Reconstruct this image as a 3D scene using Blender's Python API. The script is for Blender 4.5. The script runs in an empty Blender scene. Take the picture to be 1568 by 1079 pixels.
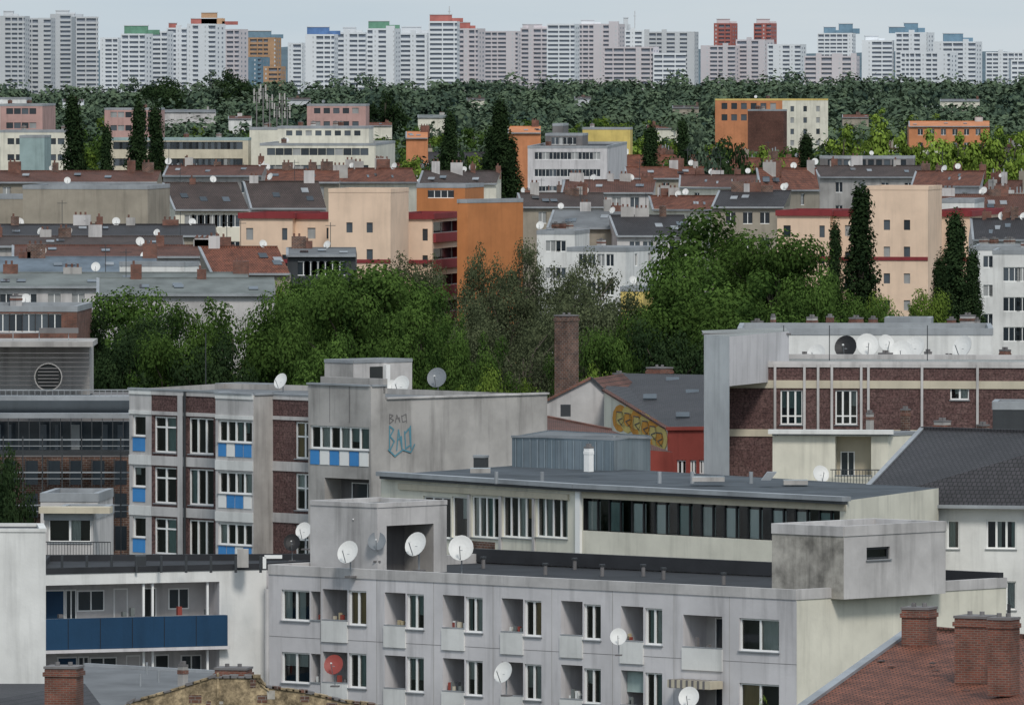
import bpy, math, random
import numpy as np
from mathutils import Vector
random.seed(7); rng=np.random.default_rng(7)
F=15680.; CZ=42.; HY=78.
pit=math.atan((539.5-HY)/F); cp,sp=math.cos(pit),math.sin(pit)
sc=bpy.context.scene
def ray(px,py):
    x=(px-784)/F; y=(539.5-py)/F
    return (x,cp+y*sp,-sp+y*cp)
def atz(px,py,z):
    r=ray(px,py); t=(z-CZ)/r[2]; return Vector((r[0]*t,r[1]*t))
def S(px,py,s):
    r=ray(px,py); t=(F/s)/r[1]; return Vector((r[0]*t,r[1]*t,CZ+r[2]*t))
def hit(px,p,d,py=500):
    r=ray(px,py); det=d[0]*(-r[1])+r[0]*d[1]
    u=(-p[0]*(-r[1])-r[0]*p[1])/det
    return p+Vector((d[0],d[1]))*u
def ZP(py,D): return CZ-(py-HY)*D/F
# ------------------------------------------------ materials
MT={}
def mat(name,col=(.5,.5,.5),rough=.85,dirt=.22,streak=.18,scale=.35,bump=.15,pat=None,col2=None,mortar=None,bw=.25,bh=.1,metal=0,speck=0,spec=.3):
    if name in MT: return MT[name]
    m=bpy.data.materials.new(name); m.use_nodes=True; nt=m.node_tree; N=nt.nodes; L=nt.links
    b=N['Principled BSDF']; b.inputs['Roughness'].default_value=rough; b.inputs['Metallic'].default_value=metal
    b.inputs['Specular IOR Level'].default_value=spec
    tc=N.new('ShaderNodeTexCoord')
    def noise(sx,sy,sz,det=5):
        mp=N.new('ShaderNodeMapping'); mp.inputs['Scale'].default_value=(sx,sy,sz); L.new(tc.outputs['Object'],mp.inputs[0])
        n=N.new('ShaderNodeTexNoise'); n.inputs['Scale'].default_value=1; n.inputs['Detail'].default_value=det; n.inputs['Roughness'].default_value=.6
        L.new(mp.outputs[0],n.inputs['Vector']); return n.outputs['Fac']
    def mr(src,a,b_,lo,hi):
        n=N.new('ShaderNodeMapRange'); n.inputs[1].default_value=a;n.inputs[2].default_value=b_;n.inputs[3].default_value=lo;n.inputs[4].default_value=hi
        L.new(src,n.inputs[0]); return n.outputs[0]
    def mul(a,c):
        n=N.new('ShaderNodeMath'); n.operation='MULTIPLY'; L.new(a,n.inputs[0]); L.new(c,n.inputs[1]); return n.outputs[0]
    f=mr(noise(scale,scale,scale),.38,.68,1,1-dirt)
    if streak>0: f=mul(f,mr(noise(1.6,1.6,.13),.5,.75,1,1-streak))
    if speck>0: f=mul(f,mr(noise(9,9,9,2),.35,.65,1-speck,1+speck))
    vm=N.new('ShaderNodeVectorMath'); vm.operation='SCALE'; vm.inputs[0].default_value=col
    bsrc=noise(6,6,6,4)
    if pat:
        br=N.new('ShaderNodeTexBrick'); br.inputs['Scale'].default_value=1
        br.inputs['Color1'].default_value=(*col,1); br.inputs['Color2'].default_value=(*(col2 or col),1); br.inputs['Mortar'].default_value=(*(mortar or col),1)
        br.inputs['Brick Width'].default_value=bw; br.inputs['Row Height'].default_value=bh
        br.inputs['Mortar Size'].default_value=.012 if pat=='brick' else .03; br.inputs['Bias'].default_value=-.1
        uv=N.new('ShaderNodeUVMap'); L.new(uv.outputs[0],br.inputs['Vector'])
        L.new(br.outputs['Color'],vm.inputs[0]); bsrc=mr(br.outputs['Fac'],0,1,1,0)
    L.new(f,vm.inputs['Scale']); L.new(vm.outputs[0],b.inputs['Base Color'])
    bp=N.new('ShaderNodeBump'); bp.inputs['Strength'].default_value=bump; bp.inputs['Distance'].default_value=.05
    L.new(bsrc,bp.inputs['Height']); L.new(bp.outputs[0],b.inputs['Normal'])
    MT[name]=m; return m
def glassmat():
    m=bpy.data.materials.new('window_glass'); m.use_nodes=True; nt=m.node_tree; N=nt.nodes; L=nt.links; N.remove(N['Principled BSDF'])
    t=N.new('ShaderNodeBsdfTransparent'); t.inputs[0].default_value=(.78,.86,.85,1)
    g=N.new('ShaderNodeBsdfGlossy'); g.inputs['Roughness'].default_value=.03
    fr=N.new('ShaderNodeFresnel'); fr.inputs[0].default_value=1.6
    mr=N.new('ShaderNodeMath'); mr.operation='ADD'; mr.inputs[1].default_value=.05; L.new(fr.outputs[0],mr.inputs[0])
    mx=N.new('ShaderNodeMixShader'); L.new(mr.outputs[0],mx.inputs[0]); L.new(t.outputs[0],mx.inputs[1]); L.new(g.outputs[0],mx.inputs[2])
    L.new(mx.outputs[0],N['Material Output'].inputs[0]); MT['glass']=m
glassmat()
mat('interior',(.035,.04,.04),streak=0); mat('curtain',(.75,.75,.72),streak=.3); mat('curtain2',(.4,.5,.48),streak=.3); mat('curtain3',(.6,.42,.22),streak=.3)
mat('gl1',(.03,.04,.05),.12,spec=.6,bump=0); mat('gl2',(.09,.11,.13),.15,spec=.6,bump=0); mat('gl3',(.35,.36,.36),.4,bump=0)
mat('frame',(.85,.85,.83),.5,dirt=.05,streak=.05)
mat('white',(.66,.64,.65),dirt=.22,streak=.34,scale=.25); mat('whiteB',(.76,.76,.74),dirt=.2,streak=.25)
mat('cream',(.76,.73,.62),dirt=.2,streak=.25); mat('creamd',(.6,.54,.42),dirt=.2)
mat('conc',(.46,.44,.42),dirt=.35,streak=.4); mat('concl',(.58,.56,.55),dirt=.3,streak=.38); mat('concd',(.2,.19,.19),dirt=.3,streak=.3)
mat('stain',(.5,.47,.42),dirt=.65,streak=.6,scale=.8); mat('oldwall',(.44,.34,.21),dirt=.75,streak=.2,scale=2.,bump=.6,speck=.3)
mat('brown',(.11,.062,.058),dirt=.15,streak=.1,speck=.45,pat='brick',col2=(.14,.085,.078),mortar=(.08,.045,.045),bw=.6,bh=.3)
mat('tar',(.035,.037,.042),dirt=.35,streak=0,scale=.5); mat('tarl',(.18,.19,.2),dirt=.35,streak=0); mat('gravel',(.3,.31,.3),dirt=.35,streak=0,speck=.3)
mat('tgreen',(.19,.21,.205),dirt=.4,streak=0); mat('bluer',(.16,.2,.24),dirt=.4,streak=0); mat('hroof',(.085,.1,.115),dirt=.5,streak=0,scale=.4)
mat('tile',(.27,.1,.06),.75,dirt=.5,streak=0,scale=1.,pat='tile',col2=(.19,.075,.05),mortar=(.07,.03,.02),bw=.24,bh=.34,bump=.6)
mat('tileb',(.19,.085,.065),.75,dirt=.4,streak=0,pat='tile',col2=(.14,.065,.05),mortar=(.05,.03,.02),bw=.24,bh=.34,bump=.6)
mat('tiled',(.06,.055,.06),.6,dirt=.3,streak=0,pat='tile',col2=(.045,.042,.045),mortar=(.02,.02,.02),bw=.24,bh=.34,bump=.6)
mat('tilebr',(.11,.08,.075),.7,dirt=.35,streak=0,pat='tile',col2=(.085,.065,.06),mortar=(.03,.025,.02),bw=.24,bh=.34,bump=.6)
mat('brick',(.26,.09,.06),dirt=.45,streak=.2,scale=1,pat='brick',col2=(.15,.065,.05),mortar=(.22,.18,.15),bw=.25,bh=.083,bump=.4)
mat('brickd',(.2,.1,.07),dirt=.55,streak=.2,scale=1.2,pat='brick',col2=(.1,.06,.05),mortar=(.3,.27,.24),bw=.3,bh=.13,bump=.4)
mat('metal',(.25,.31,.35),.45,metal=.4,dirt=.3,streak=.35,pat='brick',col2=(.29,.34,.38),mortar=(.15,.18,.2),bw=.6,bh=9)
mat('zinc',(.38,.4,.42),.5,metal=.3,dirt=.3); mat('dmetal',(.05,.055,.06),.5,dirt=.2)
mat('blue',(.06,.27,.62),.5,dirt=.15); mat('navy',(.013,.055,.12),.6,dirt=.2)
mat('peach',(.8,.6,.45),dirt=.14,streak=.12); mat('crimson',(.24,.04,.045),dirt=.15); mat('orange',(.5,.2,.075),dirt=.2,streak=.15)
mat('redp',(.3,.065,.05)); mat('ochre',(.5,.42,.27)); mat('yellow',(.7,.54,.18)); mat('pink',(.52,.33,.3)); mat('teal',(.32,.42,.42)); mat('ora2',(.6,.25,.12))
mat('fwhite',(.74,.77,.8),dirt=.08,streak=0,scale=.05); mat('fgrey',(.56,.58,.6),dirt=.1,streak=0,scale=.05); mat('fpink',(.62,.58,.6),dirt=.08,streak=0,scale=.05)  # far facades shifted towards blue: distance haze put into the base colours
mat('fdark',(.25,.28,.33),dirt=.1,streak=0,scale=.05); mat('fred',(.42,.15,.13),streak=0); mat('fgreen',(.13,.27,.19),streak=0); mat('fblue',(.1,.19,.38),streak=0); mat('fteal',(.16,.26,.34),streak=0)  # fdark lightened to blue-grey, haze painted into the dark tone
mat('fora',(.48,.3,.18),streak=0); mat('bark',(.12,.1,.08),dirt=.4)
mat('gorange',(.7,.32,.05)); mat('gblue',(.12,.3,.38)); mat('black',(.015,.015,.017),.5); mat('dishw',(.72,.72,.7),.45,dirt=.15,streak=.15); mat('dishg',(.2,.22,.24),.5); mat('dishr',(.3,.06,.05),.5)
mat('tan',(.36,.32,.26),dirt=.25,streak=.25)
# ------------------------------------------------ mesh builder
class MB:
    def __init__(s): s.v=[];s.f=[];s.m=[];s.uv=[];s.ml=[]
    def poly(s,pts,mt):
        pts=[Vector(p) for p in pts]
        if mt not in s.ml: s.ml.append(mt)
        n=(pts[1]-pts[0]).cross(pts[2]-pts[0])
        if n.length<1e-9: n=Vector((0,0,1))
        n.normalize()
        if abs(n.z)>.97: t=Vector((1,0,0)); b=Vector((0,1,0))
        else:
            t=Vector((0,0,1)).cross(n).normalized(); b=n.cross(t)
        k=len(s.v); s.v+=[tuple(p) for p in pts]; s.f.append(list(range(k,k+len(pts)))); s.m.append(s.ml.index(mt))
        for p in pts: s.uv+=[p.dot(t),p.dot(b)]
    def box(s,o,x,y,z,mt,top=None):
        o=Vector(o);x=Vector(x);y=Vector(y);z=Vector(z)
        if x.cross(y).dot(z)<0: x,y=y,x
        s.poly([o,o+y,o+x+y,o+x],mt); s.poly([o+z,o+x+z,o+x+y+z,o+y+z],top or mt)
        s.poly([o,o+x,o+x+z,o+z],mt); s.poly([o+x,o+x+y,o+x+y+z,o+x+z],mt)
        s.poly([o+x+y,o+y,o+y+z,o+x+y+z],mt); s.poly([o+y,o,o+z,o+y+z],mt)
    def beam(s,a,b,w,h,mt):
        a=Vector(a);b=Vector(b);d=b-a
        if d.length<1e-6:return
        up=Vector((0,0,1)) if abs(d.normalized().z)<.9 else Vector((1,0,0))
        x=d.cross(up).normalized(); y=x.cross(d).normalized()
        s.box(a-x*w/2-y*h/2,x*w,d,y*h,mt)
    def cyl(s,c,r,h,mt,n=10,r2=None):
        r2=r if r2 is None else r2; c=Vector(c)
        A=[c+Vector((math.cos(i*6.2832/n)*r,math.sin(i*6.2832/n)*r,0)) for i in range(n)]
        B=[c+Vector((math.cos(i*6.2832/n)*r2,math.sin(i*6.2832/n)*r2,h)) for i in range(n)]
        for i in range(n): j=(i+1)%n; s.poly([A[i],A[j],B[j],B[i]],mt)
        s.poly(B,mt)
    def done(s,name,smooth=False):
        if not s.v: return
        v=np.array(s.v); c=v.mean(0); c[2]=0; v=v-c
        me=bpy.data.meshes.new(name); me.from_pydata(v.tolist(),[],s.f)
        for k in s.ml: me.materials.append(MT[k])
        me.polygons.foreach_set('material_index',s.m)
        u=me.uv_layers.new(name='UVMap'); u.data.foreach_set('uv',s.uv)
        ob=bpy.data.objects.new(name,me); ob.location=c; sc.collection.objects.link(ob); return ob
class Wl:
    def __init__(s,mb,p0,p1,z0,z1,mt):
        s.mb=mb;s.p0=Vector((p0[0],p0[1]));s.p1=Vector((p1[0],p1[1]));s.z0=z0;s.z1=z1;s.mt=mt;s.ops=[]
        d=s.p1-s.p0; s.L=d.length; s.t=d/s.L; s.n=Vector((s.t.y,-s.t.x))
    def at(s,px,py):
        r=ray(px,py); det=s.t.x*(-r[1])+r[0]*s.t.y
        u=(s.p0.x*r[1]-r[0]*s.p0.y)/det; k=(s.p0.x+s.t.x*u)/r[0] if abs(r[0])>abs(r[1]) else (s.p0.y+s.t.y*u)/r[1]
        return u,CZ+r[2]*k
    def rect(s,x0,y0,x1,y1):
        xc=(x0+x1)/2; yc=(y0+y1)/2
        return (s.at(x0,yc)[0],s.at(xc,y1)[1],s.at(x1,yc)[0],s.at(xc,y0)[1])
    def P(s,u,z,o=0): return Vector((s.p0.x+s.t.x*u+s.n.x*o,s.p0.y+s.t.y*u+s.n.y*o,z))
    def Q(s,u0,z0,u1,z1,o,mt): s.mb.poly([s.P(u0,z0,o),s.P(u1,z0,o),s.P(u1,z1,o),s.P(u0,z1,o)],mt)
    def B(s,u0,z0,u1,z1,o0,o1,mt):
        s.mb.box(s.P(u0,z0,o0),s.P(u1,z0,o0)-s.P(u0,z0,o0),s.P(u0,z0,o1)-s.P(u0,z0,o0),(0,0,z1-z0),mt)
    def reveal(s,u0,z0,u1,z1,a,b,mt):
        q=s.mb.poly;P=s.P
        q([P(u0,z0,a),P(u0,z0,b),P(u0,z1,b),P(u0,z1,a)],mt); q([P(u1,z0,b),P(u1,z0,a),P(u1,z1,a),P(u1,z1,b)],mt)
        q([P(u0,z0,a),P(u1,z0,a),P(u1,z0,b),P(u0,z0,b)],mt); q([P(u0,z1,b),P(u1,z1,b),P(u1,z1,a),P(u0,z1,a)],mt)
    def win(s,r,n=2,dep=.14,fm='frame',transom=0,curt=.6,lo=False,fw=.075,sill=True,cm=None):
        u0,z0,u1,z1=r; s.ops.append(r); s.glz(r,n,0,dep,fm,transom,curt,lo,fw,sill,cm)
    def glz(s,r,n=2,o=0,dep=.14,fm='frame',transom=0,curt=.6,lo=False,fw=.075,sill=True,cm=None):
        u0,z0,u1,z1=r
        s.reveal(u0,z0,u1,z1,o,o-dep,s.mt)
        if lo:
            s.Q(u0,z0,u1,z1,o-dep,random.choice(['gl1','gl1','gl1','gl2','gl2','gl3']))
            for i in range(1,n):
                u=u0+(u1-u0)*i/n; s.B(u-fw/2,z0,u+fw/2,z1,o-dep+.005,o-dep+.05,fm)
            if n>1:
                s.B(u0,z0,u1,z0+fw,o-dep+.006,o-dep+.06,fm); s.B(u0,z1-fw,u1,z1,o-dep+.006,o-dep+.06,fm)
            return
        d=o-dep; s.Q(u0,z0,u1,z1,d-.01,'glass'); s.Q(u0,z0,u1,z1,d-.45,'interior'); s.reveal(u0,z0,u1,z1,d-.012,d-.45,'interior')
        e=.05
        s.B(u0,z0,u1,z0+fw,d,d+e,fm); s.B(u0,z1-fw,u1,z1,d,d+e,fm)
        for i in range(n+1):
            u=u0+(u1-u0)*i/n; w=fw if i in(0,n) else fw*1.4
            a=max(u0,u-w/2 if 0<i<n else (u0 if i==0 else u1-w)); s.B(a,z0+fw,min(u1,a+w),z1-fw,d,d+e+.002,fm)
            if i<n and random.random()<curt:
                ua,ub=u+.03,u0+(u1-u0)*(i+1)/n-.03; k=random.random(); c=cm or random.choice(['curtain','curtain','curtain','curtain2','curtain3' if random.random()<.3 else 'curtain'])
                if k<.35: ub=ua+(ub-ua)*random.uniform(.4,.8)
                elif k<.5: ua=ub-(ub-ua)*random.uniform(.4,.8)
                zb=z0+.02 if random.random()<.7 else z0+(z1-z0)*random.uniform(.3,.6)
                m=8
                for j in range(m):
                    x0=ua+(ub-ua)*j/m;x1=ua+(ub-ua)*(j+1)/m;oa=d-.08-(j%2)*.05;ob=d-.08-((j+1)%2)*.05
                    s.mb.poly([s.P(x0,zb,oa),s.P(x1,zb,ob),s.P(x1,z1-.02,ob),s.P(x0,z1-.02,oa)],c)
        if transom: z=z0+(z1-z0)*transom; s.B(u0+fw,z-fw/2,u1-fw,z+fw/2,d,d+e-.003,fm)
        if sill: s.B(u0-.05,z0-.05,u1+.05,z0-.005,o-dep,o+.07,'zinc')
    def loggia(s,r,dep=1.5,back='concl',glaze=(.25,.95),inner=None):
        u0,z0,u1,z1=r; s.ops.append(r); f=z0-.9; mt=inner or s.mt
        s.reveal(u0,f,u1,z1,0,-dep,mt); s.Q(u0,f,u1,z1,-dep,back)
        w=u1-u0; g0,g1=u0+w*glaze[0],u0+w*glaze[1]
        s.Q(g0,f+.05,g1,f+2.15,-dep+.02,'gl1')
        for u in (g0,g1-.06,(g0+g1)/2): s.B(u,f+.05,u+.06,f+2.15,-dep+.021,-dep+.06,'frame')
        s.B(g0+.06,f+2.09,g1-.06,f+2.14,-dep+.022,-dep+.06,'frame')
        s.B(u0-.02,z0+.002,u1+.02,z0+.05,-.16,.04,'zinc')
    def build(s):
        us=sorted({0,s.L}|{min(max(r[i],0),s.L) for r in s.ops for i in(0,2)}); zs=sorted({s.z0,s.z1}|{min(max(r[i],s.z0),s.z1) for r in s.ops for i in(1,3)})
        for i in range(len(us)-1):
            a,b=us[i],us[i+1]
            if b-a<1e-4: continue
            start=None
            for j in range(len(zs)-1):
                c,d=zs[j],zs[j+1]; uc,zc=(a+b)/2,(c+d)/2
                ins=any(r[0]<uc<r[2] and r[1]<zc<r[3] for r in s.ops)
                if not ins and start is None: start=c
                if ins and start is not None: s.Q(a,start,b,c,0,s.mt); start=None
            if start is not None: s.Q(a,start,b,zs[-1],0,s.mt)
        return s
    def grid(s,nc,rows,ztop,w,h,st=2.9,n=2,lo=True,m0=1.2,m1=1.2,**k):
        for c in range(nc):
            u=m0+(s.L-m0-m1)*(c+.5)/nc
            for r in range(rows):
                zt=ztop-r*st
                s.win((u-w/2,zt-h,u+w/2,zt),n=n,lo=lo,**k)
def roof(mb,pts,z,mt='tar',cap='zinc',par=.35,capw=.3):
    mb.poly([(p[0],p[1],z-par) for p in pts],mt)
    n=len(pts); c=sum((Vector((p[0],p[1])) for p in pts),Vector((0,0)))/n
    for i in range(n):
        a=Vector((pts[i][0],pts[i][1]));b=Vector((pts[(i+1)%n][0],pts[(i+1)%n][1])); d=(b-a).normalized(); nn=Vector((-d.y,d.x))
        if nn.dot(c-a)<0: nn=-nn
        h=.07+random.uniform(0,.02)
        o=a-nn*.04; mb.box((o.x,o.y,z-par-.01),((b-a).x,(b-a).y,0),(nn.x*capw,nn.y*capw,0),(0,0,par+h),cap)
def corner(px,py,z,pxL,a,pxR=None,dep=12,b=None):
    a=math.radians(a); b=math.radians(b) if b is not None else math.pi/2-a
    P1=atz(px,py,z); P0=hit(pxL,P1,(-math.cos(a),math.sin(a)),py)
    P2=hit(pxR,P1,(math.cos(b),math.sin(b)),py) if pxR else P1+Vector((math.cos(b),math.sin(b)))*dep
    return P0,P1,P2,P0+P2-P1
def block(mb,px,py,z,pxL,a,pxR=None,dep=12,b=None,wm='white',rm='tar',wr=None,cap='zinc',front=None,right=None,z0=0,par=.35):
    P=corner(px,py,z,pxL,a,pxR,dep,b)
    f=Wl(mb,P[0],P[1],z0,z,wm); r=Wl(mb,P[1],P[2],z0,z,wr or wm)
    if front: front(f)
    if right: right(r)
    f.build(); r.build(); Wl(mb,P[2],P[3],z0,z,wr or wm).build(); Wl(mb,P[3],P[0],z0,z,wr or wm).build()
    roof(mb,P,z,rm,cap,par); return P,f,r
PROT=[]
def prot(x0,x1,yb,s): PROT.append((x0,x1,yb,F/s))
# ------------------------------------------------ dishes
def dishmesh(m):
    mb=MB(); rings=[0,.2,.36,.5]; n=20; el=math.radians(24)
    def T(x,y,z): return Vector((x, y*math.cos(el)+z*math.sin(el), z*math.cos(el)-y*math.sin(el)))
    for off,fl in ((0,0),(.02,1)):
        for k in range(3):
            for i in range(n):
                a=i*6.2832/n;b=(i+1)*6.2832/n
                q=[T(math.cos(t)*r,off-.45*r*r,math.sin(t)*r*1.08) for t,r in((a,rings[k]),(b,rings[k]),(b,rings[k+1]),(a,rings[k+1]))]
                if k==0: q=q[1:]
                mb.poly(q if fl else q[::-1],m)
    lnb=T(0,-.62,-.12)
    mb.beam(T(0,-.1,-.5),lnb,.03,.03,'zinc'); mb.beam(lnb,lnb+T(0,.1,.03),.07,.07,'frame')
    mb.beam(T(0,.02,0),T(0,.2,-.1),.12,.16,'zinc')
    mb.beam((0,.18,.1),(0,.18,-1.1),.05,.05,'zinc'); mb.box((-.2,0,-1.12),(.4,0,0),(0,.4,0),(0,0,.08),'concd')
    me=mb.done('satellite_dish'); d=me.data; bpy.data.objects.remove(me); return d
DM={k:dishmesh(k) for k in('dishw','dishg','black','dishr')}
def dish(p,dia,rot=None,m='dishw'):
    o=bpy.data.objects.new('satellite_dish',DM[m]); o.location=p; o.scale=(dia,)*3
    o.rotation_euler=(0,0,math.radians(rot if rot is not None else random.uniform(-45,20))); sc.collection.objects.link(o)
def dpx(px,py,r,s,m='dishw',rot=None): dish(S(px,py,s),2.15*r/s,rot,m)
def q3(p,z): return Vector((p.x,p.y,z))
# ================================================ BUILDING A
a=43
mb=MB(); zA=19
PA=corner(1220,905,zA,411,a,1541,b=47)
w=Wl(mb,PA[0],PA[1],0,zA,'white')
cols=[('W',431,903,474,950,2),('L',476,905,491,950),('L',494,902,532,950),('W',534,904,561,957,2),
('L',589,907,621,958),('W',623,909,649,963,2),('L',678,911,711,962),('W',713,914,739,968,2),('L',768,916,801,968),('W',803,919,829,974,2),
('L',859,920,892,973),('W',894,925,920,979,2),('L',951,928,985,982),('W',988,931,1014,987,2),('L',1046,942,1106,992),('W',1132,947,1193,997,2)]
for row in range(4):
    for c in cols:
        r=w.rect(*c[1:5]); r=(r[0],r[1]-2.78*row,r[2],r[3]-2.78*row)
        if c[0]=='W': w.win(r,n=c[5],curt=.75,cm=random.choice([None,None,None,'curtain2','curtain3','blue' if random.random()<.3 else None]))
        else:
            w.loggia(r)
            if c[3]-c[1]>20: w.B(r[0]-.03,r[1]-.95,r[2]+.03,r[1]-.01,.0,.07,'whiteB')
            if row<2 and random.random()<.85:
                for k in range(random.randint(2,5)):
                    u=random.uniform(r[0]+.1,r[2]-.2); h=random.uniform(.1,.4); w.B(u,r[1]+.051,u+random.uniform(.08,.2),r[1]+.05+h,-.35,-.2,random.choice(['redp','tgreen','creamd','curtain','ochre','concd','dmetal']))
for k in range(1,5):
    z=zA-.35-2.78*k; w.B(0,z,w.L,z+.02,0,.006,'concd')
for c in (491,577,664,755,845,938,1032,1117):
    u=w.at(c,950)[0]; w.B(u-.012,2,u+.012,zA-.2,0,.005,'conc')
r=w.rect(1046,1040,1106,1052); w.B(r[0]-.1,r[1],r[2]+.1,r[3],.08,.9,'creamd')
for i in range(7):
    u=r[0]+(r[2]-r[0])*i/7; w.B(u,r[1]-.02,u+.12,r[3]+.012,.075,.915,'concd')
r=w.rect(952,1028,985,1060); w.B(r[0],r[1],r[2],r[3],-.4,-.36,'curtain2')
w.build()
g=Wl(mb,PA[1],PA[2],0,zA,'cream'); g.build()
for p,q in((PA[2],PA[3]),(PA[3],PA[0])): Wl(mb,p,q,0,zA,'white').build()
roof(mb,PA,zA,'tar','concl',.35,.28)
bk=Wl(mb,PA[2],PA[3],zA-.3,zA+.45,'tar'); bk.B(0,zA-.3,bk.L,zA+.3,-.5,-.2,'tar')
for px,py in((590,868),(640,862),(740,868),(835,878),(922,880),(1016,885),(1108,893),(880,870),(985,880)):
    p=atz(px,py,zA-.3); mb.cyl((p.x,p.y,zA-.35),.09,.5,'concd'); mb.cyl((p.x,p.y,zA+.1),.14,.08,'dmetal')
def fe(r): r.win(r.rect(1327,837,1363,856),n=1,curt=0,fm='dmetal',fw=.1)
block(mb,1292,808,21.65,1182,43,1448,b=47,wm='stain',wr='concl',rm='tarl',right=fe,z0=zA-.4,cap='concl')
mb.beam(S(1284,900,35.3),S(1284,885,35.3),.4,.4,'conc')
PD=corner(578,776,21.7,475,43,684,b=47)
d0,d1,d2,d3=PD
Wl(mb,d0,d1,zA-.4,21.7,'concl').build()
rw=Wl(mb,d1,d2,zA-.4,21.7,'concl')
rr=rw.rect(592,803,664,860); rr=(rr[0],zA-.38,rr[2],rr[3]); rw.ops.append(rr); rw.reveal(*rr,0,-1.8,'conc'); rw.Q(*rr,-1.8,'concd')
rw.B(rr[0]+.3,zA-.3,rr[0]+1.5,zA+1.5,-1.79,-1.7,'dmetal')
rw.build(); Wl(mb,d2,d3,zA-.4,21.7,'conc').build(); Wl(mb,d3,d0,zA-.4,21.7,'conc').build()
roof(mb,PD,21.8,'tarl','concl',.12,.3)
mb.done('apartment_building')
for a_ in((533,846,16,34.6),(551,798,13,34.3),(577,829,13,34.4,'dishg'),(637,834,17,34.5),(706,840,18,34.3),(465,813,12,33.8),(447,831,12,34,'black'),(1198,838,13,35.6),(947,975,12,36),(771,1030,15,36),(511,1018,14,35.4,'dishr'),(1055,1068,15,36.6),(1257,726,12,29.5),
 (430,584,11,27.5),(614,591,14,27.6),(669,579,14,27.2,'dishg'),(600,593,10,27.5),
 (1250,543,14,26.2),(1295,532,16,26.1,'black'),(1328,529,16,26),(1357,526,12,25.8),(1381,541,17,26.4),(1401,532,15,26),(1474,532,16,26.2)):
    dpx(a_[0],a_[1],a_[2],a_[3],a_[4] if len(a_)>4 else 'dishw')
# ================================================ gallery wing B
mb=MB(); zB=19
b0,b1=atz(50,872,zB),atz(408,864,zB)
w=Wl(mb,b0,b1,0,zB,'whiteB')
for row in range(3):
    dz=3.0*row
    r=w.rect(66,893,336,944); r=(r[0],r[1]-dz,r[2],r[3]-dz); w.ops.append(r); fl=r[1]-.9
    w.reveal(r[0],fl,r[2],r[3],0,-1.6,'white'); w.Q(r[0],fl,r[2],r[3],-1.6,'concl')
    for (x0,x1,k,m) in((90,117,0,'navy'),(122,135,2,'gl1'),(140,178,1,'gl1'),(240,258,0,'interior'),(280,308,1,'gl1'),(196,214,0,'concl')):
        ua,ub=w.at(x0,920)[0],w.at(x1,920)[0]
        if row: ua+=.6;ub+=.6
        z0_,z1_=(fl+.02,r[3]-.35) if k!=1 else (fl+1.1,r[3]-.4)
        w.B(ua-.06,z0_,ub+.06,z1_+.06,-1.599,-1.56,'frame'); w.Q(ua,z0_+.06,ub,z1_,-1.55,m)
        if k: w.B((ua+ub)/2-.03,z0_,(ua+ub)/2+.03,z1_,-1.55,-1.53,'frame')
    rb=w.rect(66,944,344,996); w.B(-.5,rb[1]-dz+.15,rb[2],rb[3]-dz,0,.35,'navy')
    w.B(-.5,rb[1]-dz,rb[2]+.1,rb[1]-dz+.14,0,.42,'white')
    for k_ in range(1,6): u=rb[2]*k_/6; w.B(u,rb[1]-dz+.16,u+.03,rb[3]-dz-.01,.35,.355,'black')
    for x in (222,236,320):
        u=w.at(x,900)[0]; w.B(u-.05,r[1],u+.05,r[3],-.25,-.15,'frame')
    for j in range(5):
        u=random.uniform(.8,r[2]-.5); w.B(u,rb[3]-dz+.01,u+.2,rb[3]-dz+random.uniform(.15,.4),-.5,-.3,random.choice(['tgreen','redp','concd']))
w.build()
c=b1+Vector((8,9)); bb=[b0,b1,c,b0+Vector((0,12))]
for i in(1,2,3): Wl(mb,bb[i],bb[(i+1)%4],0,zB,'white').build()
roof(mb,bb,zB,'tar','tar',.2,.3)
for x in range(95,400,38):
    p=S(x,866,34.4); mb.cyl(p-Vector((0,0,.3)),.06,.75,'dmetal',6)
mb.beam(S(372,868,34.3),S(372,840,34.3),.5,.5,'conc'); mb.beam(S(215,866,34),S(215,850,34),.6,.5,'dmetal')
p=S(409,870,34.9); mb.cyl((p.x,p.y-.3,0),.1,zB-.6,'concl',8); mb.beam(S(405,852,34.9),S(432,852,34.9),.15,.15,'frame'); mb.beam(S(405,870,34.9),S(405,852,34.9),.15,.15,'frame')
mb.done('gallery_apartment_building')
mb=MB(); block(mb,70,812,ZP(812,F/37),-160,4,dep=5,b=94,wm='whiteB',rm='tiled',cap='whiteB',par=.05); mb.done('white_gable_house')
mb=MB()
A_,B_=S(-60,1080,39.5),S(215,1160,39.5); C_,D_=S(130,1046,38.2),S(-60,1046,38.2)
mb.poly([A_,B_,C_,D_],'tiled'); mb.poly([(A_.x,A_.y,0),(B_.x,B_.y,0),B_,A_],'concd')
mb.done('slate_roof_house')
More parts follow.
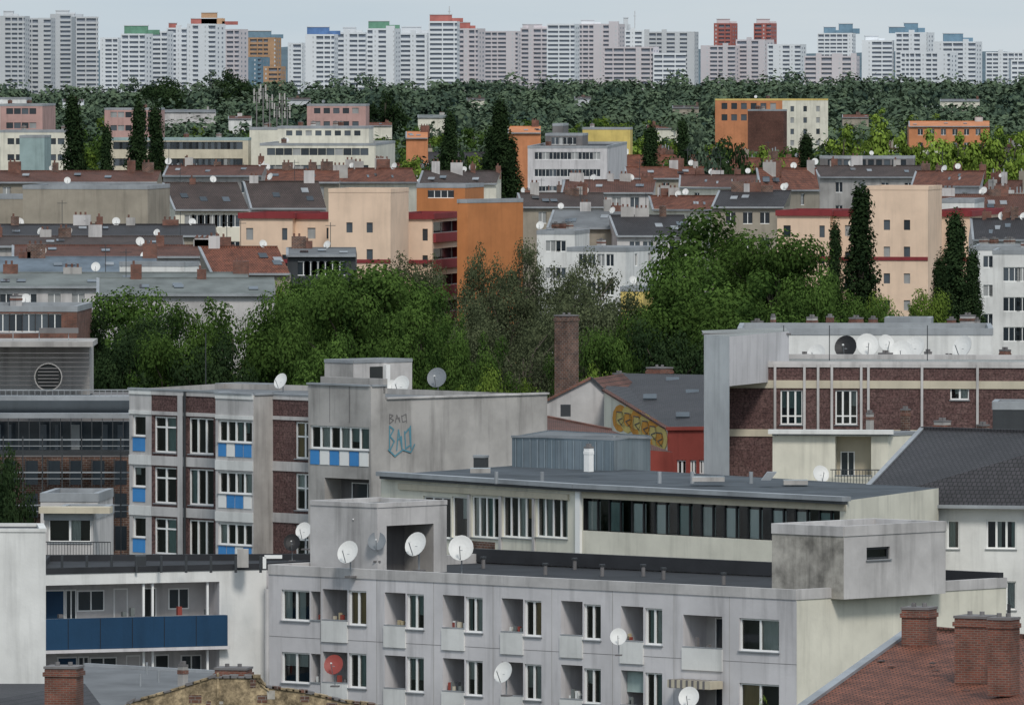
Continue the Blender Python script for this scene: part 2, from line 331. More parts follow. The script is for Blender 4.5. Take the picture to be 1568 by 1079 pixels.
def chim(mb,x0,x1,y0,y1,s,m='brick',capm='brick',rot=43,dep=None):
    wpx=(x1-x0)/s; a=math.radians(rot); l=wpx/(math.cos(a)+math.sin(a)) if dep is None else dep
    c=S((x0+x1)/2,y0,s); zb=ZP(y1,F/s)
    tx=Vector((math.cos(a),-math.sin(a),0))*l; ty=Vector((math.sin(a),math.cos(a),0))*l
    o=Vector((c.x,c.y,zb))-tx/2-ty/2
    mb.box(o,tx,ty,(0,0,c.z-zb),m)
    mb.box(o-tx*.05-ty*.05+Vector((0,0,c.z-zb-.3)),tx*1.1,ty*1.1,(0,0,.16),capm); mb.box(o-tx*.03-ty*.03+Vector((0,0,c.z-zb-.001)),tx*1.06,ty*1.06,(0,0,.09),'concd')
    for k in (.3,.7): mb.cyl(o+tx*k+ty*.5+Vector((0,0,c.z-zb+.08)),.09,.15,'concd',8)
mb=MB(); chim(mb,70,126,1022,1200,40,rot=10,dep=1.25); mb.done('brick_chimney')
mb=MB()
A_,B_=S(120,1100,37.5),S(345,1100,37.5); C_,D_=S(330,1030,35.9),S(130,1019,35.7)
mb.poly([A_,B_,C_,D_],'tarl'); mb.poly([(A_.x,A_.y,0),(B_.x,B_.y,0),B_,A_],'conc')
mb.beam(D_,C_,.2,.25,'zinc'); chim(mb,272,288,1020,1050,37,'conc'); chim(mb,330,385,1024,1060,37.5,rot=10,dep=1.3)
for x,y in((225,1032),(243,1044),(215,1050)): mb.cyl(S(x,y,37),.05,.5,'zinc',6)
mb.done('flat_roof_outbuilding')
mb=MB(); pts=[(150,1110),(205,1074),(262,1058),(330,1036),(398,1036),(408,1050),(470,1058),(530,1072),(640,1088)]
for i in range(len(pts)-1):
    p=S(*pts[i],40);q=S(*pts[i+1],40)
    th=Vector((0,.45,0))
    P4=[Vector((p.x,p.y,0)),Vector((q.x,q.y,0)),q,p]; mb.poly(P4,'oldwall'); mb.poly([v+th for v in P4][::-1],'oldwall'); mb.poly([p,q,q+th,p+th],'oldwall')
    n=int((q-p).length/.3)+1
    for k in range(n):
        c=p.lerp(q,(k+.5)/n); mb.box(c+Vector((-.17,-.06,-.04)),(.33,0,(q-p).normalized().z*.3),(0,.55,0),(0,0,random.uniform(.04,.12)),random.choice(['brickd','oldwall','oldwall','concd']))
    for k in range(int((q-p).length*2.2)):
        c=p.lerp(q,random.random()); dz_=random.uniform(.15,1.3); mb.box(c+Vector((0,-.012,-dz_)),(random.uniform(.15,.5),0,0),(0,.1,0),(0,0,random.uniform(.08,.35)),random.choice(['brickd','brickd','stain']))
pp=S(332,1030,40); mb.box((pp.x,pp.y-.05,0),(.08,0,0),(0,.5,0),(0,0,pp.z),'oldwall')
mb.done('weathered_garden_wall')
# ---- red tile roof bottom right
mb=MB()
E0=S(1205,1100,43);E1=S(1700,1100,44.5);R0=S(1398,962,40.3);R1=S(1700,988,41)
E0b=E0+(E0-R0)*.5;E1b=E1+(E1-R1)*.5
mb.poly([E0b,E1b,R1,R0],'tile'); mb.poly([(E0b.x,E0b.y,0),(E0b.x,E0b.y,E0b.z),R0,(R0.x,R0.y,0)],'creamd')
bkv=Vector((3,8,-5)); mb.poly([R0,R1,R1+bkv,R0+bkv],'tile')
mb.poly([(E0b.x,E0b.y,0),(E1b.x,E1b.y,0),E1b,E0b],'creamd')
mb.beam(E0b+Vector((0,0,.06)),R0+Vector((0,0,.06)),.35,.12,'zinc'); mb.beam(R0+Vector((0,0,.05)),R1+Vector((0,0,.05)),.28,.2,'tileb')
chim(mb,1380,1435,932,1000,40.8,rot=20); chim(mb,1461,1528,945,1045,42,rot=25); chim(mb,1512,1562,948,1065,42.8,rot=25)
for k in range(40):
    t_=random.random();v_=random.random(); p=E0b.lerp(E1b,t_).lerp(R0.lerp(R1,t_),v_); d=(R0-E0b).normalized(); mb.box(p+Vector((0,-.01,.012)),(.24,0,0),d*.34,(0,-.01,.02),random.choice(['tileb','brick','tilebr']))
p=S(1545,940,40); mb.cyl(p,.07,.4,'dmetal')
mb.done('red_tile_roof_house')
# ================================================ brown panel building F+G
mb=MB(); zF=23.3; ang=math.radians(48); T=(math.cos(ang),-math.sin(ang)); Bk=(math.sin(ang),math.cos(ang))
ref=atz(590,611,zF)
path=[('b',568),('f',472),('b',500),('f',418),('b',388),('f',330),('b',358),('f',232),('f',198)]
pt=[ref]
for k,px in path: pt.append(hit(px,pt[-1],T if k=='f' else Bk,620))
pt=pt[::-1]; zT=24.0
names=['s1','s2','h','bay','side','s3','h','tower','tside']
zs={'tower':zT,'tside':zT,'h':zF}
def bands(w,m='concl'):
    zt=zF
    w.B(0,zt-.25,w.L,zt-.01,0,.05,m); w.B(0,zt-1.35,w.L,zt-1.15,0,.05,m)
    for k in range(7):
        z=zt-1.35-2.8*(k+1)+.02; w.B(0,z,w.L,z+.52,0,.05,m)
def wrow(w,x0,x1,n,zt_off=1.42,h=2.0,blue=0,tr=0):
    for k in range(6):
        zt=zF-zt_off-2.8*k; u0,u1=w.at(x0,650)[0],w.at(x1,650)[0]; u0=max(u0,.12);u1=min(u1,w.L-.12)
        hb=h*(1-blue); w.win((u0,zt-hb,u1,zt),n=n,curt=.6,fw=.09,transom=.0 if not tr else tr,cm=random.choice([None,None,'curtain2']))
        if blue:
            for i in range(n):
                a_=u0+(u1-u0)*i/n+.04;b_=u0+(u1-u0)*(i+1)/n-.04
                w.B(a_,zt-h+.03,b_,zt-hb-.06,0,.03,'blue' if (i+k)%3!=1 or n<3 else 'frame')
for i in range(len(pt)-1):
    nm=names[i]; ztop=zs.get(nm,zF); m={'s1':'concl','s2':'brown','bay':'concl','side':'conc','s3':'brown','tower':'conc','tside':'conc','h':'conc'}[nm]
    w=Wl(mb,pt[i],pt[i+1],0,ztop,m)
    if nm=='s1': wrow(w,203,223,1,blue=.42); bands(w,'whiteB')
    if nm=='s2':
        wrow(w,236,270,2,tr=.7); wrow(w,289,327,3); bands(w)
        u=w.at(279,650)[0]; w.B(u-.3,0,u+.12,zF-.2,.051,.09,'concl'); u=w.at(285,650)[0]; w.B(u,0,u+.1,zF,.1,.2,'dmetal')
    if nm=='bay': wrow(w,334,386,4,blue=.4); bands(w,'whiteB')
    if nm=='s3': wrow(w,452,480,2,tr=.6); bands(w)
    if nm=='tower':
        for k in range(6):
            zt=zF-1.5-2.8*k; u0,u1=.15,w.L-.15
            if k==1:
                w.loggia((u0+1.2,zt-1.5,u1,zt),dep=1.2,back='concd'); continue
            w.win((u0,zt-1.25,u1,zt),n=6,curt=.6,fw=.09)
            for i_ in range(6):
                a_=u0+(u1-u0)*i_/6+.04;b_=u0+(u1-u0)*(i_+1)/6-.04; w.B(a_,zt-2.1,b_,zt-1.33,0,.03,'blue' if i_%2==0 else 'frame')
        for c in(505,535): u=w.at(c,600)[0]; w.B(u-.02,zF-1.3,u+.02,zT-.05,0,.006,'concd')
    w.build()
gp=hit(838,ref,(math.cos(math.radians(42)),math.sin(math.radians(42))),600)
g=Wl(mb,ref,gp,0,zF,'conc').build()
def scrib(w,pts,wd,m,o=.01):
    P=[w.at(*p) for p in pts]
    for i in range(len(P)-1):
        a_=Vector(P[i]);b_=Vector(P[i+1]);d=(b_-a_)
        if d.length<1e-4: continue
        n=Vector((-d.y,d.x)).normalized()*wd/2; e=d.normalized()*wd*.3
        q=[a_-e-n,b_+e-n,b_+e+n,a_-e+n]; w.mb.poly([w.P(p.x,p.y,o+.0015*i) for p in q],m)
G_=[(4,[(0,30),(0,0),(7,4),(1,12),(8,18),(1,28)]),(15,[(0,26),(3,2),(9,24),(8,10),(2,14)]),(27,[(0,4),(2,24),(10,20),(8,0),(1,6)]),(36,[(0,0),(1,26)])]
for dx_,pl_ in G_: scrib(g,[(593+dx_*.8+x*.8,634+y*.5) for x,y in pl_],.05,'concd')
for dx_,pl_ in G_: scrib(g,[(592+dx_+x*.9,652+y*1.3+(dx_%4)) for x,y in pl_],.08,'gblue',.03)
scrib(g,[(594,688),(604,698),(616,688),(628,692),(634,680)],.08,'gblue',.05)
back=gp+Vector((-math.cos(ang),math.sin(ang)))*20
mb.poly([(p.x,p.y,zF-.3) for p in [pt[0],pt[1],pt[2],pt[3],pt[4],pt[5],pt[6],pt[7],pt[8],pt[9],gp,back,pt[0]+Vector((5,10))]],'tarl')
for i in range(len(pt)-1):
    p,q=pt[i],pt[i+1]; zz=zs.get(names[i],zF); mb.beam((p.x,p.y+.1,zz+.04),(q.x,q.y+.1,zz+.04),.3,.1,'zinc')
mb.beam((ref.x,ref.y+.1,zF+.05),(gp.x,gp.y+.1,zF+.05),.35,.1,'concl')
Wl(mb,gp,back,0,zF,'conc').build(); Wl(mb,back,pt[0]+Vector((5,10)),0,zF,'conc').build(); Wl(mb,pt[0]+Vector((5,10)),pt[0],0,zF,'conc').build()
tw=[pt[7],pt[8],pt[9],pt[7]+(pt[9]-pt[8])]; mb.poly([(p.x,p.y,zT-.1) for p in tw],'tarl')
mb.beam((tw[3].x,tw[3].y,zT),(pt[9].x,pt[9].y,zT),.3,.8,'conc')
def fr(r):
    rr=r.rect(566,561,586,589); r.Q(rr[0],rr[1],rr[2],rr[3],.01,'interior'); r.B(rr[2],rr[1],rr[2]+.3,rr[3]+.1,.0,.3,'frame')
block(mb,541,553,ZP(551,F/27.3),497,48,631,b=42,wm='conc',wr='concl',rm='tarl',right=fr,z0=22.9,par=.1)
block(mb,395,590,ZP(590,F/27.2),330,40,432,b=50,wm='concl',rm='tarl',z0=22.9,par=.1)
block(mb,742,699,ZP(698,F/28.9),725,20,748,b=70,wm='dmetal',rm='dmetal',z0=19,par=.05)
mb.done('panel_apartment_building')
# ================================================ H low connector
mb=MB(); zH=20.5
h0,h1=atz(583,727,zH),atz(884,746,zH)
w=Wl(mb,h0,h1,0,zH,'cream')
for x0,x1,n in((648,690,3),(692,718,1),(722,764,4),(769,815,4),(821,869,4)):
    r=w.rect(x0,760,x1,823); w.win(r,n=n,curt=.5)
r0=w.rect(612,748,872,757); w.B(r0[0],r0[1],r0[2],r0[3],0,.12,'creamd')
for x in (719,767,818): u=w.at(x,800)[0]; w.B(u-.1,0,u+.1,w.at(x,757)[1],0,.08,'concl')
r=w.rect(700,828,758,850); w.B(*r,0,.05,'brickd')
w.build()
h3=atz(1296,766,zH)
w2=Wl(mb,h1,h3,0,zH,'cream')
rb=w2.rect(893,769,1286,822); w2.ops.append(rb); w2.reveal(*rb,0,-.25,'black'); w2.Q(*rb,-.7,'interior')
w2.Q(rb[0],rb[1],rb[2],rb[3],-.28,'glass')
n=22
for i in range(n+1):
    u=rb[0]+(rb[2]-rb[0])*i/n; w2.B(u-.05 if i else u,rb[1],u+.05 if i<n else u,rb[3],-.27,-.2,'black')
    if i%2==0 and i<n:
        u1=u+(rb[2]-rb[0])/n; w2.B(u-.15,rb[1]+.02,u1+.1,rb[3]-.25,-.33,-.30,random.choice(['curtain','frame','curtain','frame','curtain2']))
w2.B(0,w2.at(890,762)[1],w2.L,w2.at(890,750)[1],0,.03,'creamd'); w2.B(0,0,.35,zH,0,.15,'frame')
w2.build()
hb1=h3+Vector((5,14)); hb0=h0+Vector((8,14))
pl=[h0,h1,h3,hb1,hb0]
for i in(2,3,4): Wl(mb,pl[i],pl[(i+1)%5],0,zH,'cream').build()
mb.poly([(p.x,p.y,zH) for p in pl],'hroof')
for p,q in((h0,h1),(h1,h3)): mb.beam((p.x,p.y-.15,zH+.08),(q.x,q.y-.15,zH+.08),.6,.22,'zinc'); mb.beam((p.x,p.y-.42,zH-.1),(q.x,q.y-.42,zH-.1),.14,.14,'dmetal')
m0,m1,m2=S(784,668,29.6),S(940,668,29.9),S(996,670,29.5)
z=m0.z; pm=[m0.xy,m1.xy,m2.xy,m0.xy+m2.xy-m1.xy+Vector((0,2))]
for i in range(4): Wl(mb,pm[i],pm[(i+1)%4],zH-2,z,'metal').build()
mb.poly([(p.x,p.y,z-.05) for p in pm],'tarl'); mb.beam(m0,m1,.15,.12,'zinc'); mb.beam(m1,m2,.15,.12,'zinc')
for k in range(14):
    c=m0.lerp(m1,(k+.5)/14); mb.beam((c.x,c.y-.04,zH),(c.x,c.y-.04,z-.1),.05,.06,'metal')
chim(mb,894,909,686,722,30.4,'frame','frame')
for x in(830,1010,760,1150,1060): p=S(x,728,30.8); mb.cyl(p-Vector((0,0,.4)),.1,.6,'zinc')
w_=S(1166,735,31.1); mb.box(w_,(.45,0,0),(0,.8,0),(.3,0,.4),'zinc')
for (x,y,wd) in((1060,737,1.6),(720,724,1.),(1200,742,1.2)): p=S(x,y,31); mb.box(p,(wd,0,0),(0,1.2,0),(0,0,.22),'conc','gl2')
mb.done('low_office_wing')
# ================================================ J stair box
mb=MB()
def fj(f):
    r=f.rect(1279,668,1334,708); r=(r[0],r[1]-.7,r[2],r[3]); f.loggia(r,dep=1.2,back='creamd',glaze=(.1,.5))
zJ=ZP(657,F/28.9); P,f,r=block(mb,1360,664,zJ,1183,6,1414,b=50,wm='cream',rm='tarl',front=fj,par=.1)
mb.beam(f.P(-.2,zJ+.1,.15),f.P(f.L+.3,zJ+.1,.15),.6,.22,'whiteB')
for u in np.arange(f.L-2.9,f.L-.1,.16): mb.beam(f.P(u,ZP(738,F/28.9),.5),f.P(u,ZP(712,F/28.9),.5),.03,.03,'dmetal')
mb.beam(f.P(f.L-3,ZP(711,F/28.9),.5),f.P(f.L,ZP(711,F/28.9),.5),.05,.05,'dmetal')
chim(mb,1326,1338,634,660,28.4,'conc'); chim(mb,1379,1394,628,664,28,'brickd')
mb.done('stair_house')
# ================================================ I right brown building
mb=MB(); zI=24.4
i0=atz(1112,556,zI); i1=hit(1640,i0,(math.cos(.12),-math.sin(.12)),560)
w=Wl(mb,i0,i1,0,zI,'brown')
def zy(py): return w.at(1200,py)[1]
for k in range(4):
    dz=2.8*k
    for x0,x1,n in((1195,1229,3),(1279,1313,3)):
        r=w.rect(x0,597,x1,650); w.win((r[0],r[1]-dz,r[2],r[3]-dz),n=n,cm='curtain2' if x0<1200 else None,transom=.25,curt=.8)
    r=w.rect(1455,592,1484,612); w.win((r[0],r[1]-dz,r[2],r[3]-dz),n=2,curt=.8)
    z=zy(594)-dz
    if k==0: w.B(0,z,w.L,zy(582),0,.06,'creamd')
    w.B(0,zy(668)-dz,w.L,zy(657)-dz,0,.06,'creamd')
w.B(0,zy(562),w.L,zI,0,.08,'concl')
for x in(1187,1232,1253,1274,1319,1330,1412,1497,1590):
    u=w.at(x,620)[0]; w.B(u-.07,0,u+.07,zI,.09,.13,'concl')
w.build(); nb=w.n*-14
pI=[i0,i1,i1+nb,i0+nb]
for i in(1,2,3): Wl(mb,pI[i],pI[(i+1)%4],0,zI,'concl').build()
roof(mb,pI,zI+.05,'gravel','concl',.2)
t0=S(1078,512,27.3);zt=t0.z
Wl(mb,t0.xy,S(1117,512,27.5).xy,0,zt,'whiteB').build()
q0=S(1117,512,27.5); q1=S(1208,512,27.0)
Wl(mb,q0.xy,q1.xy,zy(585),zt,'white').build()
Wl(mb,q0.xy,(q0.xy+Vector((0,10))),0,zt,'concl').build()
mb.poly([(t0.x,t0.y,zt),(q0.x,q0.y,zt),(q1.x,q1.y,zt),(q1.x,q1.y+8,zt),(t0.x,t0.y+8,zt)],'gravel')
mb.beam(t0+Vector((0,-.02,.03)),q1+Vector((0,-.02,.03)),.3,.1,'concd')
Wl(mb,q1.xy,q1.xy+Vector((0,8)),zI-.2,zt,'white').build(); mb.poly([(q0.x,q0.y,zy(585)),(q1.x,q1.y,zy(585)),(q1.x,q1.y+2,zy(585)),(q0.x,q0.y+2,zy(585))],'conc')
for (x,wd,m) in((1225,14,'conc'),(1345,22,'concl'),(1415,12,'conc'),(1440,26,'conc'),(1530,18,'brick')):
    chim(mb,x,x+wd,548-random.uniform(0,12),560,26.5,m)
for x in(1200,1270,1420): p=S(x,552,27); mb.beam(p,p+Vector((0,0,2)),.05,.05,'dmetal')
mb.done('panel_apartment_building')
mb=MB(); block(mb,1520,504,ZP(500,F/24.5),1130,2,dep=12,wm='whiteB',rm='gravel')
block(mb,1425,488,ZP(487,F/24),1355,5,dep=3,wm='conc',rm='tarl',z0=15)
for x in(1150,1180,1235,1265,1300,1330,1390,1450,1470,1490): chim(mb,x,x+random.randint(8,24),random.randint(483,493),512,24,random.choice(['conc','brick','white','concl']))
mb.done('flat_roof_apartment_building')
# ================================================ K dark roof right
mb=MB(); zK=19.75
k0=atz(1302,768,zK); k1=hit(1680,k0,(math.cos(.25),-math.sin(.25)),770)
w=Wl(mb,k0,k1,0,zK,'whiteB')
for x0,x1,n in((1450,1469,1),(1510,1556,3),(1600,1640,2),(1345,1400,3)):
    r=w.rect(x0,796,x1,840); w.win(r,n=n,curt=.7)
    w.win((r[0],r[1]-3,r[2],r[3]-3),n=n)
w.B(w.at(1342,789)[0],w.at(1342,792)[1],w.at(1425,789)[0],w.at(1342,786)[1],0,.05,'zinc')
w.build()
r0=S(1413,656,30.3); r1=S(1680,664,30.9)
o=Vector((0,-.5,-.15)); E0=Vector((k0.x,k0.y,zK))+o;E1=Vector((k1.x,k1.y,zK))+o
mb.poly([E0,E1,r1,r0],'tiled'); bk=Vector((3,9,-4)); mb.poly([r0,r1,r1+bk,r0+bk],'tiled'); mb.poly([(k0.x,k0.y,0),(k0.x,k0.y,zK),r0,r0+bk,(r0.x+3,r0.y+9,0)][::-1],'cream')
mb.beam(E0+Vector((-.1,-.1,.0)),E1+Vector((0,-.1,0)),.2,.16,'zinc'); mb.beam(E0,r0,.25,.2,'zinc'); mb.beam(r0,r1,.3,.2,'tiled')
for x,y in((1512,703),(1548,730)):
    p=S(x,y,30.7); mb.box(p,(.5,0,0),(0,.5,.3),(0,-.05,.1),'zinc')
p=S(1500,703,30.6); mb.beam(p,p+Vector((-.2,0,.8)),.16,.16,'dmetal')
chim(mb,1430,1456,646,668,30,'conc'); chim(mb,1495,1515,652,668,30,'brickd')
mb.done('dark_roof_house')
mb=MB(); block(mb,1600,617,ZP(617,F/28.5),1520,5,dep=4,wm='dmetal',rm='tar'); mb.done('rooftop_shed')
# ================================================ L graffiti house + chimney M
mb=MB()
R0=S(942,571,25.0);R1=S(1110,574,25.2);E0=S(1022,656,26.3);E1=S(1110,655,26.4);gl=S(925,597,25.7)
mb.poly([E0,E1,R1,R0],'tiled'); mb.poly([E0,R0,gl],'tiled'); mb.poly([R0,R1,R1+Vector((0,8,-4)),R0+Vector((0,8,-4))],'tiled')
wg=Wl(mb,gl.xy,E0.xy,0,20,'cream')
mb.poly([wg.P(0,0),wg.P(wg.L,0),E0,gl],'cream')
mb.beam(E0,gl,.3,.12,'tileb')
for k,(x,y,m_) in enumerate(((950,640,'gorange'),(962,642,'yellow'),(976,647,'gorange'),(989,654,'yellow'),(1001,662,'gorange'),(1011,672,'yellow'))):
    for rr,m in((14,m_),(7,'yellow' if m_=='gorange' else 'gorange')):
        pts_=[(x+rr*math.cos(t)*(.85),y+rr*1.5*math.sin(t)) for t in np.linspace(0,6.28,13)]
        c_=[wg.at(*p) for p in pts_[:-1]]; mb.poly([wg.P(u,z_,.02+.004*k+(.03 if rr==7 else 0)) for u,z_ in c_][::-1],m)
    scrib(wg,[(x-5,y+12),(x-4,y-10),(x+4,y-9),(x+5,y),(x-2,y+3),(x+5,y+12)],.06,'dmetal',.09)
wr_=Wl(mb,E0.xy,E1.xy,0,E0.z,'redp')
for x0,x1 in((1036,1050),(1056,1066),(1070,1080)):
    r=wr_.rect(x0,704,x1,726); wr_.win(r,n=2,curt=.5)
wr_.build(); mb.beam(E0,E1,.25,.2,'redp')
for x,y in((1020,586),(985,612),(1050,605),(1035,640)):
    t_=(y-571)/85; p=S(x,y,25.0+t_*1.35); mb.box(p,(.8,0,0),(0,.5,.25),(0,-.05,.1),'gl2')
chim(mb,899,925,590,680,25.4,'brick'); chim(mb,938,958,573,605,25,'brick'); chim(mb,990,1030,564,578,25,'brick')
wl0=Wl(mb,S(836,612,25.6).xy,S(926,612,25.6).xy,0,20,'cream')
pz=lambda px,py:wl0.P(*wl0.at(px,py))
mb.poly([pz(836,760),pz(926,760),pz(926,598),pz(905,579),pz(836,614)],'concl'); mb.beam(pz(836,613),pz(905,578),.35,.14,'brick'); mb.beam(pz(905,578),pz(926,598),.35,.14,'dmetal')
mb.poly([pz(905,579),pz(926,598),pz(926,598)+Vector((2,9,0)),pz(905,579)+Vector((2,9,0))],'tileb'); mb.poly([pz(836,614),pz(905,579),pz(905,579)+Vector((2,9,0)),pz(836,614)+Vector((2,9,0))],'tileb')
A_,B_,C_,D_=S(830,676,27),S(1030,692,27),S(935,658,26.5),S(830,637,26.2)
mb.poly([A_,B_,C_,D_],'tileb'); A0=Vector((A_.x,A_.y,0));B0=Vector((B_.x,B_.y,0)); mb.poly([A0,B0,B_,A_],'redp'); mb.beam(D_,C_,.2,.2,'brick')
r_=S(866,624,26.0); mb.box(r_+Vector((-.3,-.5,-.5)),(.6,0,0),(0,.3,0),(0,0,.7),'dmetal')
mb.done('graffiti_gable_house')
mb=MB(); chim(mb,849,886,484,800,24,'brickd','brickd',rot=40); mb.done('tall_brick_chimney')
# ================================================ N left dark office
mb=MB()
def fr_(x0,y0,x1,y1,s,m,th=.3):
    p=S(x0,y0,s);q=S(x1,y1,s); mb.box((p.x,p.y,q.z),(q.x-p.x,0,0),(0,th,0),(0,0,p.z-q.z),m)
fr_(-80,612,200,900,26.5,'concd',14)
fr_(-80,530,137,604,26.3,'conc',6); fr_(-85,523,142,531,26.5,'conc',7)
for k in range(9): fr_(-80,540+k*7,137,541+k*7,26.6,'concd',.1)
c_=S(74,577,26.62)
for i in range(16):
    a0=i*.3927; mb.poly([c_,c_+Vector((math.cos(a0),0,math.sin(a0)))*.75,c_+Vector((math.cos(a0+.3927),0,math.sin(a0+.3927)))*.75],'interior')
for i in range(24):
    a0=i*.2618; mb.beam(c_+Vector((math.cos(a0)*.78,-.05,math.sin(a0)*.78)),c_+Vector((math.cos(a0+.27)*.78,-.05,math.sin(a0+.27)*.78)),.1,.06,'conc')
for dz_ in(-.5,-.3,-.1,.1,.3,.5): mb.beam(c_+Vector((-.6,-.06,dz_)),c_+Vector((.6,-.06,dz_)),.04,.07,'concd')
fr_(-80,612,200,634,27,'gl2',1); fr_(-80,606,202,613,27.1,'zinc',1.4); fr_(-80,633,202,640,27.2,'zinc',1.4)
fr_(-80,645,200,690,27,'gl1',1); fr_(-80,690,202,697,27.2,'dmetal',1.4)
for x in range(-20,200,16): fr_(x,640,x+1.2,690,27.3,'dmetal',.1)
for x in range(-12,190,24):
    if random.random()<.6: fr_(x,650,x+random.uniform(5,14),688,27.12,random.choice(['gl2','gl2','gl3']),.02)
for x in range(-10,200,9): fr_(x,598,x+.8,607,27.3,'zinc',.05)
fr_(-80,596,202,598,27.3,'zinc',.06)
fr_(-80,700,200,850,27,'brickd',1)
for k in range(3):
    for x in range(0,200,34): fr_(x+6,705+50*k,x+24,742+50*k,27.2,'gl1',.2); fr_(x+4,703+50*k,x+5.5,744+50*k,27.25,'dmetal',.2)
    fr_(-80,672+50*k,200,674+50*k,27.5,'zinc',.08); fr_(-80,682+50*k,200,683+50*k,27.5,'zinc',.05)
for x in range(4,200,30): fr_(x,668,x+2,850,27.5,'dmetal',.1)
for x in (20,60,105): p=S(x,530,26.4); mb.beam(p,p+Vector((0,0,.9)),.05,.05,'zinc')
mb.beam(S(0,510,26.4),S(120,508,26.4),.06,.06,'zinc'); mb.beam(S(60,506,26.4),S(120,506,26.4),.4,.3,'concd')
p=S(315,510,26); mb.beam(p,p-Vector((0,0,6)),.06,.06,'dmetal')
mb.done('dark_office_building')
mb=MB()
def fq(f):
    r=f.rect(74,790,140,830); f.win(r,n=2,curt=.5)
P,f,r=block(mb,142,785,ZP(783,F/31.5),68,5,dep=8,wm='concl',rm='tarl',front=fq)
fz=f.z1; mb.beam(f.P(-.2,fz+.15,0),f.P(f.L+.9,fz+.15,0),1.2,.3,'creamd')
for u in np.arange(0,f.L+1,.14): mb.beam(f.P(u,ZP(850,F/31.5),1),f.P(u,ZP(826,F/31.5),1),.025,.025,'dmetal')
mb.beam(f.P(0,ZP(826,F/31.5),1),f.P(f.L+1,ZP(826,F/31.5),1),.05,.05,'dmetal')
block(mb,150,757,ZP(755,F/30),62,5,dep=6,wm='concl',rm='tarl')
mb.done('small_concrete_house')
# ================================================ trees
def quadmesh(name,V,mi,tone,mats):
    n=len(V)//4; me=bpy.data.meshes.new(name); me.vertices.add(len(V)); me.vertices.foreach_set('co',V.astype(np.float32).ravel())
    me.loops.add(n*4); me.loops.foreach_set('vertex_index',np.arange(n*4,dtype=np.int32)); me.polygons.add(n); me.polygons.foreach_set('loop_start',np.arange(0,n*4,4,dtype=np.int32))
    for m in mats: me.materials.append(m)
    me.polygons.foreach_set('material_index',mi.astype(np.int32)); at=me.attributes.new('tone','FLOAT','FACE'); at.data.foreach_set('value',tone.astype(np.float32))
    me.update(calc_edges=True); return me
def leaves(C,N,Sz):
    n=len(C); N=N/np.linalg.norm(N,axis=1,keepdims=True); t=rng.normal(size=(n,3)); t-=N*(t*N).sum(1,keepdims=True); t/=np.linalg.norm(t,axis=1,keepdims=True); b=np.cross(N,t)
    Sz=Sz[:,None]; V=np.empty((n,4,3)); V[:,0]=C+t*Sz*.5; V[:,1]=C+b*Sz*.36; V[:,2]=C-t*Sz*.5; V[:,3]=C-b*Sz*.36
    return V.reshape(-1,3)
def limb(a,b,ra,rb,k=6):
    a=np.array(a,float);b=np.array(b,float);d=b-a;d/=np.linalg.norm(d)+1e-9
    x=np.cross(d,[0.3,.9,.1]);x/=np.linalg.norm(x);y=np.cross(d,x);out=[]
    for i in range(k):
        t0=i*2*math.pi/k;t1=(i+1)*2*math.pi/k
        c0=x*math.cos(t0)+y*math.sin(t0);c1=x*math.cos(t1)+y*math.sin(t1)
        out+=[a+c0*ra,a+c1*ra,b+c1*rb,b+c0*rb]
    return out
def leafmat(name,dark,light,hv=.1,tr=.22):
    m=bpy.data.materials.new(name);m.use_nodes=True;nt=m.node_tree;N=nt.nodes;L=nt.links;N.remove(N['Principled BSDF'])
    at=N.new('ShaderNodeAttribute');at.attribute_name='tone'
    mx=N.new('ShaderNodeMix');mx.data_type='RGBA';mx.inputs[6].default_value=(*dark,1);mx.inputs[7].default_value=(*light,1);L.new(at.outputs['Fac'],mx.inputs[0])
    oi=N.new('ShaderNodeObjectInfo');hs=N.new('ShaderNodeHueSaturation');mr=N.new('ShaderNodeMapRange');mr.inputs[3].default_value=1-hv*2;mr.inputs[4].default_value=1+hv*2
    L.new(oi.outputs['Random'],mr.inputs[0]);L.new(mr.outputs[0],hs.inputs['Value']);L.new(mx.outputs[2],hs.inputs['Color'])
    d=N.new('ShaderNodeBsdfDiffuse');L.new(hs.outputs[0],d.inputs[0])
    if tr:
        t=N.new('ShaderNodeBsdfTranslucent');s=N.new('ShaderNodeMixShader');s.inputs[0].default_value=tr;L.new(hs.outputs[0],t.inputs[0]);L.new(d.outputs[0],s.inputs[1]);L.new(t.outputs[0],s.inputs[2]);L.new(s.outputs[0],N['Material Output'].inputs[0])
    else: L.new(d.outputs[0],N['Material Output'].inputs[0])
    MT[name]=m;return m
LG=leafmat('leaf_green',(.016,.036,.011),(.092,.155,.036)); LD=leafmat('leaf_dark',(.01,.022,.011),(.04,.066,.026)); LY=leafmat('leaf_bright',(.035,.07,.014),(.17,.24,.045)); LS=leafmat('leaf_grey',(.035,.046,.026),(.125,.145,.075))  # leaf_bright: light-green trees, also sunlit patches put into the leaf colour
LF=leafmat('leaf_far',(.022,.04,.036),(.095,.13,.08),tr=0); LB2=leafmat('leaf_sunlit',(.06,.11,.02),(.24,.33,.06),tr=0)  # leaf_far has haze put into its colour, leaf_sunlit has sunshine put in
